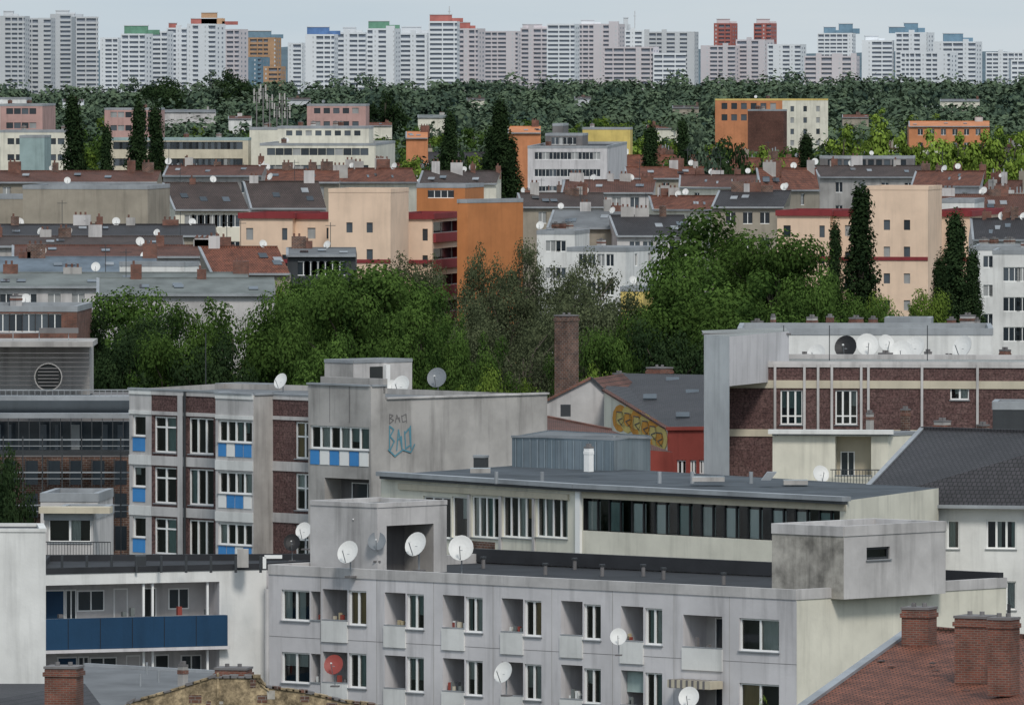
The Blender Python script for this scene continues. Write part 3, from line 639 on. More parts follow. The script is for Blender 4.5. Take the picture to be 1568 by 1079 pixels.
def tree(name,kind,lm,ncl,nl,ls,seed,csz=1.):
    r=np.random.default_rng(seed)
    if kind=='broad': H,R=20,6.4; cz,rz=11.6,8.4
    else: H,R=24,2.3; cz,rz=12.8,11.2
    d=r.normal(size=(ncl,3)); d/=np.linalg.norm(d,axis=1,keepdims=True)
    rad=r.uniform(.2,1,ncl)**.36
    if kind=='broad':
        lob=1+.14*np.sin(d[:,0]*5+seed)+.12*np.sin(d[:,1]*6+seed*2)+.1*np.sin(d[:,2]*7+seed); pw=np.sign(d)*np.abs(d)**.85
        c=pw*rad[:,None]*lob[:,None]*np.array([R-1.2,R-1.2,rz-1.4]); c[:,2]+=cz
        cr=r.uniform(.9,2.1,ncl)*csz
    else:
        z=r.uniform(-1,1,ncl); prof=(1-np.abs(z)**2.4)*(.85+.15*np.sin(z*9+seed)); an=r.uniform(0,6.28,ncl); rr=(R-.5)*prof*r.uniform(.2,1,ncl)
        c=np.stack([np.cos(an)*rr,np.sin(an)*rr,cz+z*rz],1); cr=r.uniform(.5,1.,ncl)
    trunk=[]; trunk+=limb((0,0,0),(0.1,0,H*.45),.35,.24); trunk+=limb((.1,0,H*.45),(0,.1,H*.85),.24,.08)
    for i in range(0,ncl,2 if kind=='broad' else 4):
        h=min(max(c[i,2]-(3 if kind=='broad' else 2),H*.2),H*.8); m=np.array([c[i,0]*.4,c[i,1]*.4,(h+c[i,2])/2]); trunk+=limb((0,0,h*.8),m,.13,.07,4); trunk+=limb(m,c[i],.07,.02,4)
    tv=np.array(trunk)
    wgt=cr**2; k=r.choice(ncl,size=nl,p=wgt/wgt.sum()); q=r.normal(size=(nl,3)); q/=np.linalg.norm(q,axis=1,keepdims=True); q*= (r.uniform(0,1,nl)**.4*cr[k])[:,None]*np.array([1.1,1.1,.75 if kind=='broad' else 1.5])
    C=c[k]+q; ctr=np.array([0,0,cz]); out=(C-ctr); out/=np.linalg.norm(out,axis=1,keepdims=True)
    qn=q/(np.linalg.norm(q,axis=1,keepdims=True)+1e-6)
    N=out*.35+qn*.95+r.normal(size=(nl,3))*.38+np.array([0,0,.3])
    tc=r.uniform(0,1,ncl); tone=np.clip(.02+.35*tc[k]+.5*(qn[:,2]*.5+.5)+.25*r.uniform(-.5,1,nl),0,1)  # clump tops lighter, undersides darker: shading painted into the leaf tone
    lv=leaves(C,N,r.uniform(.7,1.35,nl)*ls)
    V=np.concatenate([tv,lv]); nt_=len(tv)//4
    return quadmesh(name,V,np.concatenate([np.zeros(nt_),np.ones(nl)]),np.concatenate([np.zeros(nt_),tone]),[MT['bark'],lm])
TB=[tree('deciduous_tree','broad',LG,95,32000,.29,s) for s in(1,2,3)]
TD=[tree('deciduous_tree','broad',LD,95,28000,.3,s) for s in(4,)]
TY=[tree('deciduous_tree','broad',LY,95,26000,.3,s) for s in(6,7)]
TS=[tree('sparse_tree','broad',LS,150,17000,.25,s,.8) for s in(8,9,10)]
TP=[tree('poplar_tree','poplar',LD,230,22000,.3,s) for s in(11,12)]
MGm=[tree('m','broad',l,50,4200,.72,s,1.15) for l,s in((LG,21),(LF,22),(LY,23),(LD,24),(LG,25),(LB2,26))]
def puttree(ms,px,py,s,wpx,name='deciduous_tree',H=20.,R=6.6,f=1.3):
    p=S(px,py,s); o=bpy.data.objects.new(name,random.choice(ms)); o.location=(p.x,p.y,0); k=f*wpx/s/(2*R); o.scale=(k,k,p.z/H); o.rotation_euler=(0,0,random.uniform(0,6)); sc.collection.objects.link(o)
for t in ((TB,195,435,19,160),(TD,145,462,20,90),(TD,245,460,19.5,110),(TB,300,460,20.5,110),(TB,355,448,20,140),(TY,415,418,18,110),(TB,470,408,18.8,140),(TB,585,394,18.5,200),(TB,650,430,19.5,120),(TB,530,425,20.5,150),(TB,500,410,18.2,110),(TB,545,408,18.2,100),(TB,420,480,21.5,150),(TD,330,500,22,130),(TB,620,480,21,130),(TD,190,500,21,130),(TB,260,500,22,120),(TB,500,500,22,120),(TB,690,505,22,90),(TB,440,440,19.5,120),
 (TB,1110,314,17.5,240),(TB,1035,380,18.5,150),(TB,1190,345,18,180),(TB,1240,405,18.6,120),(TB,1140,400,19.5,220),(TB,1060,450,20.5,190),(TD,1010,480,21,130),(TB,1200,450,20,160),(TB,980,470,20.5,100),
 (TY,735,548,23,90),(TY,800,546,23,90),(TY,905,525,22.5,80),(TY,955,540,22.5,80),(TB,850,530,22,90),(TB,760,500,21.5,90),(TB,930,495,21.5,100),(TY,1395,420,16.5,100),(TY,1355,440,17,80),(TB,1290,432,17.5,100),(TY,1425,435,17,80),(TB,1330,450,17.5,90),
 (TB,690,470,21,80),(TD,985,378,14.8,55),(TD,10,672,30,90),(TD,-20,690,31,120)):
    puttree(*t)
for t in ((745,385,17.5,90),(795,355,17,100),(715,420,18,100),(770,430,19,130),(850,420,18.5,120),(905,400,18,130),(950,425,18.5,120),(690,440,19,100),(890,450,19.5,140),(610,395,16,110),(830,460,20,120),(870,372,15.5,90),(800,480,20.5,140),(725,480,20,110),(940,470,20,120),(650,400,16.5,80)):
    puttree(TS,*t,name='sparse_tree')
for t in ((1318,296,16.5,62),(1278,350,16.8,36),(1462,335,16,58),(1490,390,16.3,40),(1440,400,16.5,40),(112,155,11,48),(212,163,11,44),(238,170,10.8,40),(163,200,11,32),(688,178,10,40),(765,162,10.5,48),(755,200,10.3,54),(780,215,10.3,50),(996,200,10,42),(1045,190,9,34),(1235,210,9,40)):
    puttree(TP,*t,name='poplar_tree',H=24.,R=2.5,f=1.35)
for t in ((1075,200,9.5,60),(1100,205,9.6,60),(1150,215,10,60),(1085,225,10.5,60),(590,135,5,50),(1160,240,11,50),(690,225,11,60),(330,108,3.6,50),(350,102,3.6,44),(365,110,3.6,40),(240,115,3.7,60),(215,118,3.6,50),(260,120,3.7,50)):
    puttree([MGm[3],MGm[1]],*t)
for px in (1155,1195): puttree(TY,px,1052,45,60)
# ================================================ mid hand-built
def gg(nc,rows,ztd,w_,h,st=2.9,n=2,**k): return lambda f:f.grid(nc,rows,f.z1-ztd,w_,h,st,n,**k)
def fascia(P,z,mb,m='crimson',h=.55):
    for i in(0,1):
        w=Wl(mb,P[i],P[i+1],0,z,m); w.B(-.15,z-h,w.L+.15,z+.08,.0,.25,m)
def peach(mb,dx,dy,sc_=14.):
    Z=lambda y:ZP(y+dy,F/sc_)
    for (px,py,pl,a_,pr,wm) in((448,327,367,12,None,'peach'),(537,328,446,12,None,'peach'),(662,328,592,12,712,'peach')):
        def rt(r):
            for k in range(6):
                zt=r.z1-.9-2.9*k; r.loggia((.5,zt-1.2,r.L-.4,zt),dep=1.3,back='concd',inner='crimson'); r.B(.4,zt-2.2,r.L-.2,zt-1.25,.0,.3,'crimson')
        def ft(f):
            for k in range(5):
                f.win((f.L*.9-.6,f.z1-1.6-1.3-2.9*k,f.L*.9,f.z1-1.6-2.9*k),n=1,lo=True)
                f.win((f.L*.12,f.z1-1.6-1.3-2.9*k,f.L*.12+.8,f.z1-1.6-2.9*k),n=1,lo=True)
        P,f,r=block(mb,px+dx,py+dy,Z(py),pl+dx,a_,pr+dx if pr else None,dep=12,wm=wm,rm='tar',front=ft if pl!=446 else gg(2,6,1.5,.9,1.2,n=1),right=rt if pr else None,cap='crimson')
        fascia(P,Z(py),mb)
        f.B(0,f.z1-5.4,f.L,f.z1-5.,0,.2,'crimson')
    P,f,r=block(mb,598+dx,290+dy,Z(288),503+dx,12,None,dep=9,wm='peach',rm='tar',front=gg(2,6,3.6,.7,1.1,n=1),cap='peach'); f.B(0,f.z1-8,f.L,f.z1-7.6,0,.1,'crimson')
mb=MB(); peach(mb,0,0)
block(mb,712,283,ZP(281,F/13.6),638,12,None,dep=10,wm='orange',rm='tar',front=gg(1,1,.6,3,.9,n=4))
block(mb,716,306,ZP(304,F/13.9),700,12,801,b=50,wm='orange',rm='tgreen')
mb.done('peach_apartment_building'); prot(360,805,425,14)
mb=MB(); peach(mb,823,-4)
def gw(f): f.grid(3,6,f.z1-1.3,1,1.3)
block(mb,1492,306,ZP(306,F/13.4),1440,8,None,dep=12,wm='whiteB',rm='tgreen',front=gw)
mb.done('peach_apartment_building'); prot(1190,1495,425,14)
sb='apartment_building'
def simple(name,px,py,s,pl,a_=6,pr=None,dep=12,wm='white',rm='tar',front=None,right=None,yb=None,wr=None,b=None,cap='zinc'):
    mb=MB(); block(mb,px,py,ZP(py,F/s),pl,a_,pr,dep,b,wm=wm,rm=rm,front=front,right=right,wr=wr,cap=cap)
    if random.random()<.7 and px-pl>50:
        for k in range(random.randint(1,4)):
            x=random.uniform(pl+8,px-15); chim(mb,x,x+.9*s,py-.8*s,py+3,s*.985,random.choice(['brick','conc','concl','brickd']))
    mb.done(name)
    if yb: prot(pl,pr or px,yb,s)
    if random.random()<.5:
        x=random.uniform(pl,px); dish(S(x,py-.6*s,s*.98),random.uniform(.7,.9),None,random.choice(['dishw','dishw','dishg']))
def pitched(x0,x1,yr,ye,s,rm,wm,skew=0,dep=6,nw=0,chi=3,sl=3,nd=1,yb=None,tilt=0):
    mb=MB(); s1=F/(F/s+dep); E0=S(x0,ye,s*(1-tilt));E1=S(x1,ye,s*(1+tilt)); R0=S(x0+skew,yr,s1*(1-tilt));R1=S(x1+skew,yr,s1*(1+tilt))
    f=Wl(mb,E0.xy,E1.xy,0,max(E0.z,E1.z),wm)
    if nw: f.grid(nw,2,E0.z-.5,1.1,1.4,3.,2)
    f.build()
    bk=Vector((0,dep,-(R0.z-E0.z))); o=Vector((0,-.35,.02))
    mb.poly([E0+o,E1+o,R1,R0],rm); mb.poly([R0,R1,R1+bk,R0+bk],rm)
    for E,R in((E0,R0),(E1,R1)): mb.poly([(E.x,E.y,0),E,R,R+bk,((R+bk).x,(R+bk).y,0)],wm)
    mb.beam(E0+o,E1+o,.2,.2,'zinc'); mb.beam(R0,R1,.3,.2,rm); mb.beam(E0+o,R0,.25,.15,'zinc')
    for k in range(chi):
        t=random.uniform(.03,.95); p=R0.lerp(R1,t); wx=random.uniform(.6,1.8); m=random.choice(['brick','brick','brickd','concl','conc'])
        h=random.uniform(.5,1.3); mb.box(p+Vector((0,-.4,-1)),(wx,0,0),(0,.8,0),(0,0,1+h),m,'concd')
        for j in range(int(wx/.5)): mb.cyl(p+Vector((.25+j*.5,0,h)),.1,.3,'brick',6)
    for k in range(sl):
        t=random.uniform(.05,.9);v=random.uniform(.25,.6); p=E0.lerp(E1,t).lerp(R0.lerp(R1,t),v); d=(R0-E0).normalized(); mb.box(p+Vector((0,-.05,.05)),(.8,0,0),d*1.1,Vector((0,-.05,.08)),random.choice(['gl2','zinc','gl1']))
    if random.random()<.5: p=R0.lerp(R1,random.random()); mb.beam(p,p+Vector((0,0,2.5)),.06,.06,'dmetal'); mb.beam(p+Vector((-.5,0,2.2)),p+Vector((.5,0,2.2)),.05,.05,'dmetal')
    mb.done('tiled_roof_house')
    for k in range(nd): p=R0.lerp(R1,random.random()); dish(p+Vector((0,0,random.uniform(.2,.6))),random.uniform(.65,.9))
    if yb: prot(min(x0,x0+skew),max(x1,x1+skew),yb,s)
simple(sb,226,285,14,35,8,260,wm='tan',rm='tar',yb=342)
simple(sb,36,300,13.8,-60,5,wm='tan',rm='tar',yb=340)
pitched(268,382,280,322,13.6,'tilebr','cream',skew=-18,nw=7,yb=345,chi=1); pitched(385,500,278,320,13.3,'tilebr','concl',skew=-12,nw=3,yb=326,chi=2)
pitched(-30,330,344,362,15,'tiled','tan',chi=5,nd=4,yb=370); pitched(-30,280,362,378,15.5,'tilebr','conc',chi=4,yb=385,nd=3)
pitched(20,360,376,394,16,'tileb','concl',chi=4,yb=400,nd=1)
simple(sb,282,402,16.8,183,10,305,wm='whiteB',rm='tarl',yb=430,b=60)
pitched(-30,240,394,418,16.7,'bluer','dmetal',nw=9,chi=3,yb=430); pitched(325,445,378,420,16.5,'tile','tan',skew=-20,yb=420,chi=1)
pitched(-30,380,418,440,17.6,'tgreen','concl',chi=4,sl=6,yb=460,nw=10); pitched(150,420,426,452,18.2,'tgreen','concl',chi=2,sl=4)
simple(sb,118,470,20.3,-50,3,wm='brick',rm='tarl',front=gg(6,3,.5,1.,1.4,n=2),yb=505)
pitched(440,545,380,392,15.8,'tarl','dmetal',nw=6,chi=2,yb=412)
simple(sb,1568,378,15.3,1490,5,wm='whiteB',rm='tgreen',front=gg(4,4,.9,1.,1.2),yb=470)
simple(sb,1640,384,15.8,1520,5,wm='whiteB',rm='tgreen',front=gg(4,4,1.6,1.6,1.4,n=3),yb=470)
simple(sb,958,380,15,868,20,1010,wm='whiteB',rm='tarl',front=gg(4,4,.6,.8,1.3),right=gg(2,4,.6,.8,1.3),yb=430)
simple(sb,880,354,14.3,822,8,None,wm='whiteB',rm='tar',front=gg(3,4,1,1,1.2),yb=400)
pitched(838,955,322,350,13.9,'tarl','tan',skew=10,yb=372); pitched(945,1060,330,362,14,'tiled','concl',skew=-12,nw=4,yb=400)
simple(sb,985,440,18,950,10,1000,wm='yellow',rm='gravel')
for a_ in((-20,240,262,280,13,'tileb','tan'),(250,400,254,270,12.8,'tileb','conc'),(395,520,260,280,12.8,'tile','tan'),(520,640,258,280,12.7,'tile','cream'),(800,930,296,318,13.1,'tilebr','tan'),(860,1000,276,296,12.5,'tileb','concl'),(1000,1110,300,322,13.1,'tile','cream'),(1090,1200,292,318,13.2,'tiled','tan'),(1165,1255,258,292,12.7,'tile','tan'),(1430,1580,298,332,13.2,'tileb','concl'),(1255,1420,254,272,12,'tilebr','conc'),(1490,1600,335,368,14.6,'tiled','concl'),(640,760,262,282,12.4,'tilebr','cream'),(1395,1500,262,286,12.4,'tile','white'),(960,1080,256,274,11.8,'tile','tan'),(1040,1170,268,288,12.2,'tileb','cream')):
    pitched(*a_,skew=random.uniform(-12,12),nw=int((a_[1]-a_[0])/35),yb=a_[3]+6,chi=4,nd=2,tilt=random.uniform(-.006,.006))
simple(sb,380,212,8.8,165,1,None,wm='creamd',rm='tgreen',front=gg(20,5,.6,1.6,1.3,n=1),yb=252,cap='teal')
simple(sb,565,194,8.7,425,3,None,wm='cream',rm='tarl',front=gg(8,5,.7,1.1,.9,n=1),yb=215)
simple(sb,575,220,8.9,398,3,605,wm='cream',rm='tarl',front=gg(12,5,.8,1.4,1.2,n=1),yb=252)
simple(sb,450,196,8.6,382,3,None,wm='cream',rm='tar',yb=215)
simple(sb,560,160,7,470,3,None,wm='pink',rm='tar',front=gg(5,5,.8,1.4,1.2,n=1),yb=180)
simple(sb,65,160,7.5,0,3,85,wm='pink',rm='tar',front=gg(4,5,.8,1.4,1.2,n=1),yb=195)
simple(sb,40,150,7,-20,3,None,wm='whiteB',rm='tar',yb=160)
simple(sb,110,200,8.5,0,3,None,wm='cream',rm='tar',front=gg(7,3,1.4,1.2,1.1,n=1),yb=228)
simple(sb,68,208,8.7,30,3,None,wm='teal',rm='tar',yb=228)
simple(sb,245,166,7,160,3,None,wm='pink',rm='tar',front=gg(6,3,.8,1.4,1.2,n=1),yb=182)
simple(sb,930,224,9,808,3,960,wm='white',rm='tar',front=gg(9,4,1,1.2,1.3,n=2),yb=242)
simple(sb,892,205,8.8,835,5,None,wm='concd',rm='tar',front=gg(4,2,.6,1.2,1.3,n=2),yb=225)
simple(sb,862,190,8.6,846,5,None,wm='concd',rm='tar',yb=205)
simple(sb,965,196,7.5,892,3,None,wm='yellow',rm='tgreen',yb=218)
simple(sb,1198,152,6,1095,20,1268,b=40,wm='ora2',wr='cream',rm='tar',front=gg(6,2,1.,1.6,1.6,n=1),right=gg(3,5,1.8,1.3,1.4,n=1),yb=215,cap='yellow')
simple(sb,1200,168,6.1,1145,20,1205,wm='tileb',rm='tar',yb=215)
pitched(1392,1515,186,194,7,'ora2','ora2',dep=9,chi=1,yb=208,nd=0,nw=6); pitched(778,828,194,204,8,'ora2','ora2',dep=8,chi=1,yb=218,nd=0); pitched(622,655,202,212,8,'ora2','ora2',dep=8,chi=1,yb=225,nd=0)
simple(sb,1400,240,9,1255,3,None,wm='concd',rm='tar',front=gg(10,2,.5,1.,1.,n=1),yb=252)
for (x0,x1,y,rm_,wm_) in((715,742,150,'tilebr','cream'),(96,128,152,'tilebr','fwhite'),(640,690,176,'tgreen','cream'),(1030,1070,162,'tilebr','tan'),(1440,1500,152,'tarl','cream'),(560,600,188,'tile','cream'),(350,385,178,'tileb','whiteB'),(1290,1330,176,'tile','tan'),(250,330,168,'tarl','concl'),(990,1040,192,'tile','cream'),(440,475,150,'tilebr','fgrey'),(880,905,148,'tilebr','fgrey')):
    s_=(y-78)/20.5; pitched(x0,x1,y,y+.9*s_,s_,rm_,wm_,chi=1,nd=0,sl=1,yb=y+2.6*s_)
# ================================================ filler houses
random.seed(21); NF=0
def house(X,D,z,wid,dep,ang,wm,rm,pitched):
    mb=MB(); a_=math.radians(ang); t=Vector((math.cos(a_),-math.sin(a_))); b_=Vector((math.sin(a_),math.cos(a_)))
    P0=Vector((X-wid/2,D)); P=[P0,P0+t*wid,P0+t*wid+b_*dep,P0+b_*dep]
    eav=z-(3.8 if pitched else 0)
    f=Wl(mb,P[0],P[1],0,eav,wm); f.grid(max(2,int(wid/2.6)),3,eav-.7,1.05,1.6,3.2,2,lo=True,dep=.12); f.build()
    r=Wl(mb,P[1],P[2],0,eav,wm); r.grid(2,2,eav-.7,.9,1.5,3.2,2,lo=True) if random.random()<.4 else 0; r.build()
    Wl(mb,P[2],P[3],0,eav,wm).build(); Wl(mb,P[3],P[0],0,eav,wm).build()
    v=lambda p,zz:Vector((p.x,p.y,zz))
    if pitched:
        m0=(P[0]+P[3])/2;m1=(P[1]+P[2])/2
        mb.poly([v(P[0]-b_*.4,eav-.2),v(P[1]-b_*.4,eav-.2),v(m1,z),v(m0,z)],rm); mb.poly([v(P[2]+b_*.4,eav-.2),v(P[3]+b_*.4,eav-.2),v(m0,z),v(m1,z)],rm)
        mb.poly([v(P[1],eav),v(P[2],eav),v(m1,z)],wm); mb.poly([v(P[3],eav),v(P[0],eav),v(m0,z)],wm)
        mb.beam(v(P[0]-b_*.45,eav-.2),v(P[1]-b_*.45,eav-.2),.18,.16,'zinc'); mb.beam(v(m0,z),v(m1,z),.3,.2,rm)
        for k in range(int(wid/4)):
            if random.random()<.45:
                u=2+k*4; p=P[0]+t*u+b_*1.6; zz=eav+1; q=v(p,zz-.6)
                mb.box(q,v(t,0)*1.5,v(b_,0)*2.2,(0,0,1.7),random.choice([wm,'zinc','concl']),'tar'); mb.box(q+v(t,0)*.2-v(b_,0)*.03+Vector((0,0,.6)),v(t,0)*1.1,v(b_,0)*.03,(0,0,.9),'gl1')
    else:
        roof(mb,P,z,rm,random.choice(['zinc','concl','tar','tileb']),.35)
        if random.random()<.6:
            q=v(P[0]+t*random.uniform(1,wid-6)+b_*3,z-.3); mb.box(q,v(t,0)*random.uniform(2.5,6),v(b_,0)*4,(0,0,random.uniform(2,3)),random.choice(['concl','cream','brick','tan','conc']),'tar')
    for k in range(random.randint(2,6)):
        u=random.uniform(.5,wid-1.5); o=v(P[0]+t*u+b_*dep*random.uniform(.25,.75),z-2.); m=random.choice(['brick','brick','brickd','concl','tan','conc'])
        wx=random.uniform(.7,2.4); mb.box(o,v(t,0)*wx,v(b_,0)*.7,(0,0,2+random.uniform(.6,1.6)),m,'concd')
        for j in range(int(wx/.5)): mb.cyl(o+v(t,0)*(.3+j*.5)+v(b_,0)*.35+Vector((0,0,3)),.1,random.uniform(.6,1.1),random.choice(['brick','zinc']),6)
    if random.random()<.4:
        q=v(P[0]+t*random.uniform(1,wid-1)+b_*dep/2,z); mb.beam(q,q+Vector((0,0,3)),.06,.06,'dmetal'); mb.beam(q+Vector((-.6,0,2.7)),q+Vector((.6,0,2.7)),.05,.05,'dmetal')
    mb.done('apartment_house')
    for k in range(random.randint(0,3)):
        q=v(P[0]+t*random.uniform(.5,wid-.5)+b_*dep*random.uniform(.2,.6),z+random.uniform(.2,.9)); dish(q,random.uniform(.65,.95),None,random.choice(['dishw','dishw','dishw','dishg']))
WM=['cream','whiteB','concl','tan','cream','ochre','white','concl','tan','creamd','conc','conc']; RM=['tile','tileb','tilebr','tileb','tile','tiled']
D=1010.
while D<2150:
    half=784/F*D+12; x=-half-random.uniform(0,15)
    while x<half:
        wid=random.uniform(11,22); z=random.uniform(17,22.5); s=F/D
        if D>1700: z+=min(2,(D-1700)/120)
        x0=(x-wid/2)*s+784-6;x1=(x+wid/2)*s+784+6; top=HY+(CZ-z-1.5)*s; ok=random.random()<(.9 if D<1750 else .25)
        if s>13.2 and 640<x0<1260: ok=ok and random.random()<.25
        for (a0,a1,yb,Dp) in PROT:
            if x1>a0 and x0<a1:
                if abs(D-Dp)<26: ok=False
                elif D<Dp and top<yb:
                    z=CZ-1.5-(yb+3-HY)/s; top=yb+3
        if z<9: ok=False
        if ok:
            pt_=random.random()<.78
            house(x,D,z,wid,random.uniform(10,13),random.choice([random.uniform(-14,22),random.uniform(20,50)]),random.choice(WM),random.choice(RM) if pt_ else random.choice(['tar','tarl','tgreen','gravel']),pt_); NF+=1
        x+=wid+random.uniform(1,9)
    D+=random.uniform(45,68)
def cantree(px,top,w_,D):
    for (a0,a1,yb,Dp) in PROT:
        if px+w_/2>a0 and px-w_/2<a1 and ((D<Dp and top<yb-4) or abs(D-Dp)<12): return False
    return True
for k in range(300):
    D=random.uniform(1150,2700); s=F/D; px=random.uniform(-20,1590); z=random.uniform(14,21)+(3 if D>1900 else 0)
    if D<1700 and random.random()<.5: continue
    top=HY+(CZ-z)*s; w_=random.uniform(9,15)*s
    if not cantree(px,top,w_,D): continue
    m=MGm[2] if (px>1000 and D>1700 and random.random()<.6) or random.random()<.2 else random.choice([MGm[0],MGm[1],MGm[4],MGm[3]])  # bright leaves on the right stand in for a sunlit patch
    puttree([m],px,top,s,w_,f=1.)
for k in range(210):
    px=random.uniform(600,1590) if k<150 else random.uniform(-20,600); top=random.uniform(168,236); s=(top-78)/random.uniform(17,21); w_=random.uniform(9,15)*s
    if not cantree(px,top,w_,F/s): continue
    puttree([random.choice([MGm[5],MGm[2],MGm[0],MGm[1]] if px>950 else [MGm[0],MGm[1],MGm[4],MGm[2]])],px,top,s,w_,f=1.)  # right-hand trees get brighter leaf colours, sunlight painted in
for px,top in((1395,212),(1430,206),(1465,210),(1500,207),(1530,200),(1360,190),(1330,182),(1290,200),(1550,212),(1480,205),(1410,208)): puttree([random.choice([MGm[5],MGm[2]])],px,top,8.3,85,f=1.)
# ================================================ distant forest
def gz(D): return 5*max(0,min(1,(D-1800)/700))
Cs=[];Ns=[];Ss=[];Ts=[]
D=2350.
while D<6050:
    half=784/F*D+25; n=int(2*half/11)
    for i in range(n):
        x=-half+2*half*(i+rng.uniform(-.5,1.5))/n; s=F/D; px=x*s+784
        h=rng.uniform(10,17.5)+gz(D)+2.2*math.sin(x*.021+D*.004)+(4 if rng.uniform()<.07 else 0)
        if D>3500: h+=1.5+4.*min(1,max(0,px-450)/500)
        top=HY+(CZ-h)*s; w_=8*s
        for (a0,a1,yb,Dp) in PROT:
            if px+w_>a0 and px-w_<a1 and D<Dp+15 and top<yb: h=CZ-(yb+2-HY)/s
        dd=D+rng.uniform(-20,20); R=rng.uniform(4.5,9.5); tt=rng.uniform(0,.4)+(.3 if (px>600 and D<3200 and rng.uniform()<.5) else 0)  # nearer right-hand trees toned lighter: sunlight painted into the leaves
        m=280 if D<3200 else 160
        d=rng.normal(size=(m,3)); d[:,2]=np.abs(d[:,2])*1.-.3; d/=np.linalg.norm(d,axis=1,keepdims=True)
        ph=rng.uniform(0,6,3); lob=1+.2*np.sin(d[:,0]*6+ph[0])+.18*np.sin(d[:,2]*8+ph[1])+.12*np.sin(d[:,1]*7+ph[2])
        hh=R*rng.uniform(.8,1.3)
        c=d*lob[:,None]*rng.uniform(.75,1.02,(m,1))*np.array([R,R,hh])+np.array([x,dd,h-hh])
        Cs.append(c);Ns.append(d*1.2+rng.normal(size=(m,3))*.4+np.array([0,0,.2]));Ss.append(rng.uniform(1.,2.1,m)*(1 if D<3500 else 1.3));Ts.append(np.clip(tt-.1+(.12 if D>3800 else 0)+.4*(lob-.85)*1.5+.35*d[:,2]+rng.uniform(-.1,.25,m),0,1))  # crown tops and bulges lighter, far rows paler: light and haze in the tone
    D*=1.024
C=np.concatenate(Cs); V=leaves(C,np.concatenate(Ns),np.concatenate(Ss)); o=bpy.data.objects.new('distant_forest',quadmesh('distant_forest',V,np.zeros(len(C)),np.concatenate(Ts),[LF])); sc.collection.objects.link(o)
# ================================================ high-rises
def tower(mb,pl,pr,py,s,a_=14,wm='fwhite',fin=5.5,top=None,blank=.25,pm=None):
    pm=pm or wm; z=ZP(py,F/s); P1=S(pr,py,s).xy; a_r=math.radians(a_); P0=hit(pl,P1,(-math.cos(a_r),math.sin(a_r)),py); bkv=Vector((math.sin(a_r),math.cos(a_r)))*13
    w=Wl(mb,P0,P1,5,z,'fdark').build(); r=Wl(mb,P1,P1+bkv,5,z,wm).build(); Wl(mb,P1+bkv,P0+bkv,5,z,wm).build(); Wl(mb,P0+bkv,P0,5,z,wm).build()
    mb.poly([(p.x,p.y,z) for p in(P0,P1,P1+bkv,P0+bkv)],wm)
    k=0; zz=z-.2
    while zz>10:
        w.B(0,zz-(.8 if k==0 else 1.4),w.L,zz+.25 if k==0 else zz,0,1.1,pm); zz-=2.8; k+=1
    u=0
    while u<w.L-.5:
        if random.random()<blank:
            bw_=random.choice([3.4,3.4,6.5]); w.B(u,5,min(u+bw_,w.L),z+.1+random.choice([0,0,1.5]),.02,1.35,wm); u+=bw_
            for kk in range(int((z-10)/2.8)): w.B(u-2.2,z-1.6-2.8*kk-1.2+.4,u-1.3,z-1.6-2.8*kk+.4,1.3,1.38,'fgrey')
        else: w.B(u,5,u+.6,z,.02,1.25,wm)
        u+=random.uniform(.6,1.)*fin
    for kk in range(int((z-12)/2.8)): r.B(3,z-2-2.8*kk-1.2,4.4,z-2-2.8*kk,0,.05,'fdark'); r.B(8,z-2-2.8*kk-1.2,10,z-2-2.8*kk,0,.05,'fdark')
    if top:
        for (x0,x1,yt,m) in top:
            p=S(x0,yt,s*.998);q=S(x1,yt,s*.998); mb.box((p.x,p.y+2,z-.5),(q.x-p.x,0,0),(0,8,0),(0,0,p.z-z+.5),m)
            mb.box((p.x-.3,p.y+1.6,p.z),(q.x-p.x+.6,0,0),(0,8.6,0),(0,0,.5),'fgrey')
            mb.box((q.x,p.y+1,z-.5),((q.x-p.x)*.5,0,0),(0,5,0),(0,0,(p.z-z)*.5+.5),m)
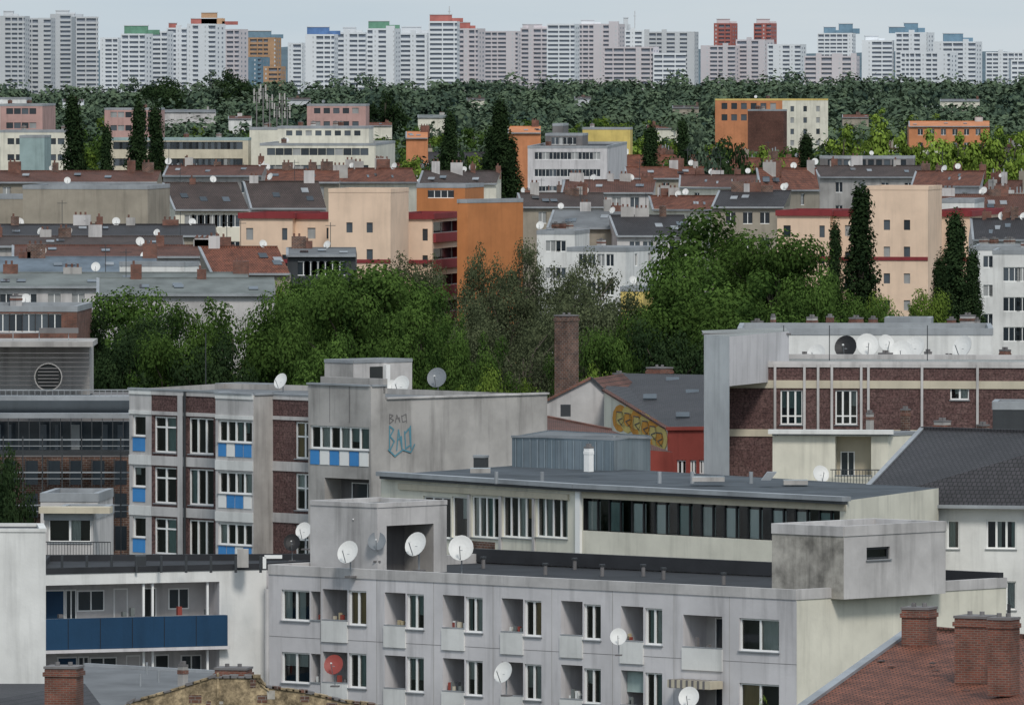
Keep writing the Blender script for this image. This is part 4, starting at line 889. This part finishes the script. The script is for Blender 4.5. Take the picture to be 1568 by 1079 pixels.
H=[
[(0,38,25,2.55,12,'fgrey',[(5,20,18,'fgrey')]),(38,78,28,2.54,12,'fgrey',None),(78,115,22,2.5,12,'fgrey',[(85,105,17,'fgrey')]),(115,150,26,2.5,-20,'fgrey',None)],
[(154,182,58,2.4,10,'fwhite',None)],
[(186,222,52,2.6,12,'fwhite',[(190,226,40,'fgreen')]),(222,256,48,2.58,12,'fwhite',None),(256,286,43,2.56,12,'fwhite',[(258,270,36,'fred')]),(288,330,37,2.6,12,'fwhite',[(292,340,29,'fred'),(308,332,20,'fora')]),(330,366,45,2.56,12,'fpink',None)],
[(376,422,58,2.3,10,'fora',[(378,415,48,'fteal')]),(370,400,88,2.42,10,'fteal',None),(404,430,102,2.45,10,'fora',None)],
[(442,464,66,2.4,10,'fwhite',None)],
[(468,512,53,2.62,12,'fwhite',[(470,504,42,'fblue')]),(512,560,50,2.6,12,'fwhite',[(525,545,43,'fgrey')]),(562,605,44,2.6,12,'fwhite',[(564,596,33,'fgreen')]),(605,655,51,2.58,12,'fwhite',[(615,645,42,'fgrey')]),(657,700,33,2.62,12,'fwhite',[(658,692,23,'fred')]),(700,732,44,2.58,12,'fpink',[(704,720,35,'fred')])],
[(739,793,48,2.3,10,'fpink',None),(798,838,43,2.4,12,'fpink',[(800,830,38,'fpink')]),(838,880,37,2.42,12,'fwhite',None),(882,948,37,2.4,12,'fpink',[(890,910,32,'fwhite')]),(950,985,47,2.3,-18,'fwhite',[(955,962,28,'fgrey')]),(987,1064,49,2.25,8,'fgrey',None),(925,1000,72,2.5,10,'fpink',None),(1000,1050,82,2.5,-10,'fwhite',None)],
[(1074,1126,70,2.3,12,'fpink',None),(1128,1173,61,2.3,12,'fpink',None),(1176,1226,68,2.32,12,'fwhite',None)],
[(1094,1120,36,2.15,14,'fred',[(1098,1118,30,'fpink')]),(1155,1181,36,2.15,14,'fred',[(1159,1179,30,'fpink')])],
[(1232,1312,86,2.5,10,'fpink',None)],
[(1252,1306,51,2.1,14,'fwhite',[(1262,1280,42,'fteal'),(1285,1306,37,'fteal')]),(1320,1366,62,2.4,14,'fwhite',[(1325,1345,56,'fwhite')]),(1372,1420,50,2.4,14,'fwhite',[(1362,1385,42,'fteal'),(1385,1406,36,'fteal')]),(1430,1494,64,2.42,14,'fwhite',[(1445,1475,52,'fteal')]),(1380,1455,80,2.5,14,'fwhite',None)],
[(1510,1590,80,2.2,10,'fwhite',None),(1548,1590,92,2.5,-10,'fwhite',None)]]
random.seed(4)
for grp in H:
    mb=MB()
    for (pl,pr,py,s,a_,wm,top) in grp: tower(mb,pl,pr,py,s,a_+random.uniform(-6,14),wm,top=top,fin=random.uniform(4,9),blank=random.uniform(.2,.6))
    mb.done('high_rise_block')
mb=MB()
for x,y0,y1,s in((972,17,44,2.2),(688,10,26,2.5)): mb.beam(S(x,y0,s),S(x,y1,s),.6,.6,'fgrey'); mb.beam(S(x-2,y0+8,s),S(x+2,y0+8,s),.5,.5,'fgrey')
mb.done('radio_mast')
mb=MB()
for x in(393,403,413,424,432,440):
    a_=S(x,random.randint(135,165),8.5); b_=S(x,200,8.5); mb.beam(a_,b_,.2,.2,'concd')
    for k in range(2): c=a_-Vector((0,0,.6+k*1.4)); mb.beam(c+Vector((-.45,0,0)),c+Vector((-.45,0,1.2)),.25,.25,'conc'); mb.beam(c+Vector((.45,0,0)),c+Vector((.45,0,1.2)),.25,.25,'conc'); mb.beam(c+Vector((-.5,0,.5)),c+Vector((.5,0,.5)),.08,.08,'concd')
mb.done('mobile_phone_antenna_mast')
mb=MB(); mat('ground',(.05,.06,.04),dirt=.5,streak=0,scale=.02)
ys=[-300,1800,2500,9000,40000]; zg=[0,0,5,5,5]
for i in range(4): mb.poly([(-9000,ys[i],zg[i]),(9000,ys[i],zg[i]),(9000,ys[i+1],zg[i+1]),(-9000,ys[i+1],zg[i+1])],'ground')
mb.done('ground')
mat('hill',(.1,.15,.18),dirt=.3,streak=0,scale=.01); mb=MB(); n=200; pr_=None  # bluish green: distance haze put into the hill colour
for i in range(n+1):
    x=-3500+7000*i/n; z=44+4*math.sin(i*.21)+2.5*math.sin(i*.67+1)+random.uniform(-1,1); c=(Vector((x,10800,0)),Vector((x,11800,z)),Vector((x,13500,0)))
    if pr_: mb.poly([pr_[0],c[0],c[1],pr_[1]],'hill'); mb.poly([pr_[1],c[1],c[2],pr_[2]],'hill')
    pr_=c
mb.done('distant_hills')
# ================================================ camera/light/world
cam=bpy.data.cameras.new('camera'); co=bpy.data.objects.new('camera',cam); sc.collection.objects.link(co); co.location=(0,0,CZ); co.rotation_euler=(math.pi/2-pit,0,0)
cam.sensor_width=36; cam.lens=360; cam.clip_start=5; cam.clip_end=60000; sc.camera=co
sd=Vector((.2,-.85,.9)).normalized(); el=math.asin(sd.z)
sl=bpy.data.lights.new('sun','SUN'); sl.energy=2.; sl.angle=math.radians(12); sl.color=(1,.95,.88); so=bpy.data.objects.new('sun',sl); sc.collection.objects.link(so); so.rotation_euler=sd.to_track_quat('Z','Y').to_euler()
wd=bpy.data.worlds.new('World'); sc.world=wd; wd.use_nodes=True; nt=wd.node_tree; N=nt.nodes;L=nt.links; bg=N['Background']
sk=N.new('ShaderNodeTexSky'); sk.sky_type='NISHITA'; sk.sun_disc=False; sk.sun_elevation=el; sk.sun_rotation=math.atan2(sd.x,sd.y)
tc=N.new('ShaderNodeTexCoord'); mp=N.new('ShaderNodeMapping'); mp.inputs['Scale'].default_value=(14,14,120); L.new(tc.outputs['Generated'],mp.inputs[0])
no=N.new('ShaderNodeTexNoise'); no.inputs['Scale'].default_value=1; no.inputs['Detail'].default_value=5; L.new(mp.outputs[0],no.inputs[0])
cr=N.new('ShaderNodeMix'); cr.data_type='RGBA'; cr.inputs[6].default_value=(4.4,5.7,6.9,1); cr.inputs[7].default_value=(7.2,7.6,7.9,1); L.new(no.outputs['Fac'],cr.inputs[0])
mx=N.new('ShaderNodeMix'); mx.data_type='RGBA'; mx.inputs[0].default_value=.8; L.new(sk.outputs[0],mx.inputs[6]); L.new(cr.outputs[2],mx.inputs[7]); L.new(mx.outputs[2],bg.inputs['Color']); bg.inputs['Strength'].default_value=.105
sc.view_settings.view_transform='Standard'; sc.view_settings.look='None'; sc.view_settings.exposure=0
print('houses',NF,'objs',len(bpy.data.objects),'forest',len(C))
